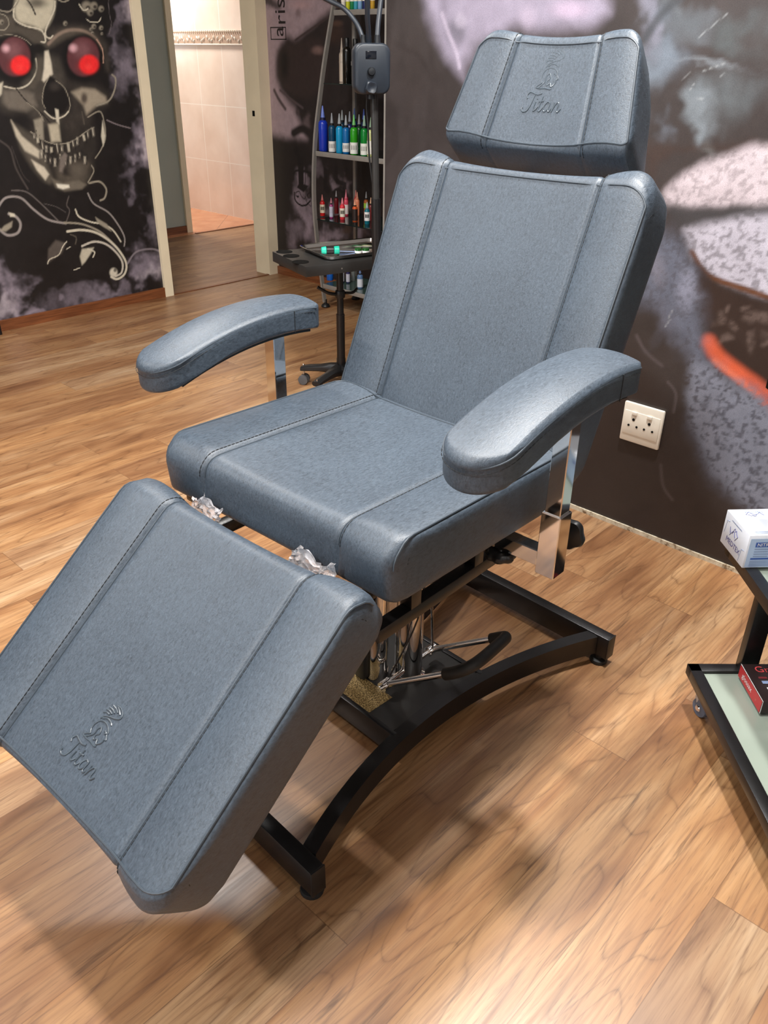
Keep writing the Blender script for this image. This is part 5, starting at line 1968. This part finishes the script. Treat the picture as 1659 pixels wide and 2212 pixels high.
bottle('orange ink bottle with a black and red label beside the rear post', 767, 478, z, .112, .0140, (206, 84, 34), (222, 160, 126), G, collar=(28, 22, 20), band=(44, 30, 26), band_h=(.06, .84), word=None)
bottle('peach ink bottle behind the orange and black one', 772, 470, z, .125, .0130, (216, 130, 96), (222, 152, 124), G, collar=(214, 140, 110), back=.05)
bottle('coral ink bottle at the back in front of the rear post', 769, 462, z, .125, .0125, (214, 96, 84), (216, 120, 110), G, collar=(206, 100, 90), back=.10)
bottle('teal ink bottle with a white label near the lamp pole', 793, 484, z, .112, .0145, (20, 108, 124), (160, 174, 182), G, collar=(90, 120, 130), band=(232, 232, 230), band_h=(.24, .82), word=3)
bottle('lime and orange ink bottle with a grey cap behind the teal one', 791, 474, z, .130, .0130, (170, 90, 40), (150, 150, 150), G, collar=(26, 24, 22), band=(140, 180, 60), band_h=(.5, .8), back=.07)
bottle('dark maroon ink bottle with a peach cap right of the teal one', 801, 479, z, .118, .0130, (110, 30, 32), (206, 160, 126), G, collar=(30, 22, 22), back=.03)

G = 'bottles on the upper glass shelf'
z = SHZ['pump']
bottle('white squeeze bottle beside the black pump bottle', 739, 177, z, .205, .0150, (216, 204, 188), (216, 204, 190), G, name='squeeze_bottle', collar=(206, 194, 180), band=(196, 184, 170), band_h=(.64, .70))
bottle('glossy black bottle with a wide cap on the upper glass shelf', 750, 178, z, .205, .0230, (20, 18, 14), (16, 16, 16), G, name='pump_bottle', tip=False, back=.01)
bottle('dark bottle with a pale label half hidden by the lamp control box', 768, 180, z, .200, .0220, (24, 22, 20), (20, 20, 20), G, name='pump_bottle', tip=False, band=(150, 146, 140), band_h=(.5, .62), back=.03)

G = 'small bottles on the top shelf'
z = SHZ['top']
for px, c, nm in ((742, (210, 206, 196), 'white'), (752, (186, 190, 40), 'yellow-green'), (761, (20, 120, 70), 'green'), (769, (60, 150, 170), 'teal'), (778, (120, 160, 200), 'light blue'), (788, (30, 40, 90), 'navy'), (805, (190, 150, 50), 'mustard yellow')):
    bottle('%s ink bottle with a white label on the top shelf of the display stand' % nm, px, 16, z, .12, .0115, c, (60, 60, 60), G, band=(226, 220, 206), band_h=(.42, .98))

G = 'small bottles on the bottom shelf'
z = SHZ['bottom']
for px, py, c, bd_, nm, r, h in ((713, 605, (30, 100, 196), None, 'plain bright blue bottle left of the tray stand column on the bottom shelf', .020, .10),
                                 (737, 610, (60, 66, 110), (206, 206, 214), 'navy bottle with a large white label right of the tray stand column', .0185, .12),
                                 (752, 611, (40, 40, 84), (190, 188, 200), 'slim indigo bottle with a pale label on the bottom shelf', .0115, .11),
                                 (763, 606, (120, 124, 122), None, 'smoky clear bottle on the bottom shelf', .0125, .12),
                                 (778, 622, (90, 120, 160), (214, 218, 226), 'steel-blue bottle with a white label beside the backrest', .0165, .11)):
    bottle(nm, px, py, z, h, r, c, (90, 110, 150), G, band=bd_, band_h=(.1, .7))

# ------------------------------------------------------------------ lamp with control box
dl = ray(813, 513)
dl = dl * (2.75 / math.hypot(dl.x, dl.y))
lb0 = Vector((dl.x, dl.y, CAM_H + dl.z))                 # where the pole goes behind the backrest
dt = ray(808, 196)
dt = dt * (2.75 / math.hypot(dt.x, dt.y))
lb1 = Vector((dt.x, dt.y, CAM_H + dt.z))
pd = (lb0 - lb1).normalized()
foot = lb1 + pd * ((lb1.z - 0.05) / -pd.z)
lamp = thing('studio_lamp', 'dark grey floor lamp with a control box and three flexible stems behind the backrest', 'lamp', (foot.x, foot.y, 0))
fo = Vector((foot.x, foot.y, 0))
tube_part('pole', [foot - fo, lb0 - fo + (lb1 - lb0) * 0.28], 0.0150, 'black_metal', lamp, 20)
tube_part('upper_pole', [lb0 - fo + (lb1 - lb0) * 0.22, lb1 - fo], 0.0115, 'chrome_dark' if 'chrome_dark' in M else 'black_satin', lamp, 20)
bm = NB()
add_lathe(bm, [(0.013, -0.006), (0.0155, -0.004), (0.0155, 0.004), (0.012, 0.006)], 20, lb1 - fo)
link('pole_collar', bm, 'chrome', lamp)
hd = Vector((ray(800, 150).x, ray(800, 150).y, 0)).normalized()
rt = Vector((hd.y, -hd.x, 0))
dc = ray(801, 149)
dc = dc * (2.72 / math.hypot(dc.x, dc.y))
bc = Vector((dc.x, dc.y, CAM_H + dc.z)) - fo
bx = basis(bc, rt, -hd, (0, 0, 1)) if False else basis(bc, (rt + hd * 0.25), (hd - rt * 0.25), (0, 0, 1))
rot = bx.to_3x3()
bm = NB()
pts = rrect(-0.053, 0.053, -0.066, 0.066, 0.026, 8)
rings = []
for dep, ins in ((-0.026, 0.006), (-0.0235, 0.0018), (-0.019, 0.0), (0.019, 0.0), (0.0235, 0.0018), (0.026, 0.006)):
    rings.append([bm.verts.new(bc + rot @ Vector((x * (1 - ins / 0.053), dep, zz * (1 - ins / 0.066)))) for x, zz in pts])
for a, b in zip(rings, rings[1:]):
    n = len(a)
    for q in range(n):
        bm.faces.new((a[q], a[(q + 1) % n], b[(q + 1) % n], b[q]))
bm.faces.new(rings[0][::-1])
bm.faces.new(rings[-1])
cb = link('control_box', bm, 'lamp_grey', lamp)
bm = NB()
add_box(bm, bc + rot @ Vector((-0.006, -0.0265, 0.036)), (0.032, 0.002, 0.020), rot, bevel=0.0006)
link('display', bm, 'screen', cb)
bm = NB()
add_lathe(bm, [(0.011, 0), (0.0115, 0.008), (0.009, 0.012), (0.003, 0.013)], 20, bc + rot @ Vector((-0.006, -0.0255, -0.006)), rot @ Vector((0, -1, 0)))
link('dial', bm, 'lamp_dark', cb)
bm = NB()
star_knob(bm, bc + rot @ Vector((-0.008, -0.026, -0.047)), rot @ Vector((0, -1, 0)), 0.019, 0.022, 4)
link('star_knob', bm, 'lamp_grey', cb)
bm = NB()
add_lathe(bm, [(0.013, 0), (0.013, 0.018)], 16, bc + rot @ Vector((0.0, -0.002, -0.078)))
link('mount_socket', bm, 'lamp_dark', cb)
cable = [lb1 - fo + Vector((-0.012, 0, 0.0)), lb1 - fo + rt * -0.022 + Vector((0, 0, -0.03)), lb1 - fo + rt * -0.018 + Vector((0, 0, -0.10)), lb1 - fo + rt * -0.012 + Vector((0, 0, -0.2)), lb1 - fo + pd * 0.36 + rt * 0.004]
tube_part('cable', spline(cable, 8), 0.003, 'black_plastic', lamp, 8)
stem_px = [[(786, 104), (784, 86), (776, 62), (764, 42), (742, 18), (716, 4), (690, -10), (640, -40), (600, -90)],
           [(796, 104), (796, 70), (794, 40), (793, 0), (790, -60), (800, -140)],
           [(815, 104), (815, 84), (817, 50), (823, 0), (830, -60), (880, -140)]]
for k_, sp in enumerate(stem_px):
    P = []
    for i, (px, py) in enumerate(sp):
        d = ray(px, py)
        d = d * ((2.72 + [0.012, -0.018, 0.02][k_] * i) / math.hypot(d.x, d.y))
        P.append(Vector((d.x, d.y, CAM_H + d.z)) - fo)
    tube_part('flexible_stem', spline(P, 10), [0.0068, 0.0072, 0.0072][k_], 'lamp_grey', lamp, 14)
    bm = NB()
    add_lathe(bm, [(0.0105, 0), (0.0095, 0.012), (0.0080, 0.026)], 14, Vector((P[0].x, P[0].y, bc.z + 0.060)))
    link('stem_sleeve', bm, 'lamp_dark', lamp)
    dn = (P[-1] - P[-2]).normalized()
    bm = NB()
    add_box(bm, P[-1] + dn * 0.09, (0.05, 0.02, 0.20), frame_rot(dn) if 'frame_rot' in globals() else Vector((0, 0, 1)).rotation_difference(dn).to_matrix(), bevel=0.006)
    link('light_bar', bm, 'lamp_grey', lamp)
bm = NB()
add_lathe(bm, [(0.03, 0.022), (0.032, 0.03), (0.022, 0.060), (0.017, 0.085)], 20)
link('base_hub', bm, 'black_plastic', lamp)
for k_ in range(4):
    a = R(20 + 90 * k_)
    d = Vector((math.cos(a), math.sin(a), 0))
    bm = NB()
    add_tube(bm, [Vector((0, 0, 0.045)), d * 0.10 + Vector((0, 0, 0.04)), d * 0.15 + Vector((0, 0, 0.034))], [0.012, 0.010, 0.009], 12)
    lg = link('base_leg', bm, 'black_plastic', lamp)
    bm = NB()
    add_lathe(bm, [(0.008, -0.006), (0.016, -0.006), (0.017, 0), (0.016, 0.006), (0.008, 0.006)], 18, d * 0.15 + Vector((0, 0, 0.017)), (-d.y, d.x, 0))
    link('caster', bm, 'rubber', lg)

# dark furniture foot at the left edge of the view
fp = on_z(2, 722, 0)
bm = NB()
add_box(bm, (0, 0, 0.055), (0.020, 0.020, 0.11), bevel=0.002)
add_lathe(bm, [(0.013, 0), (0.013, 0.012)], 16)
o = link('stand_leg', bm, 'black_metal')
o.location = (fp.x - 0.006, fp.y, 0)
o['label'], o['category'] = 'black metal stand leg below the skull mural at the left edge', 'leg'
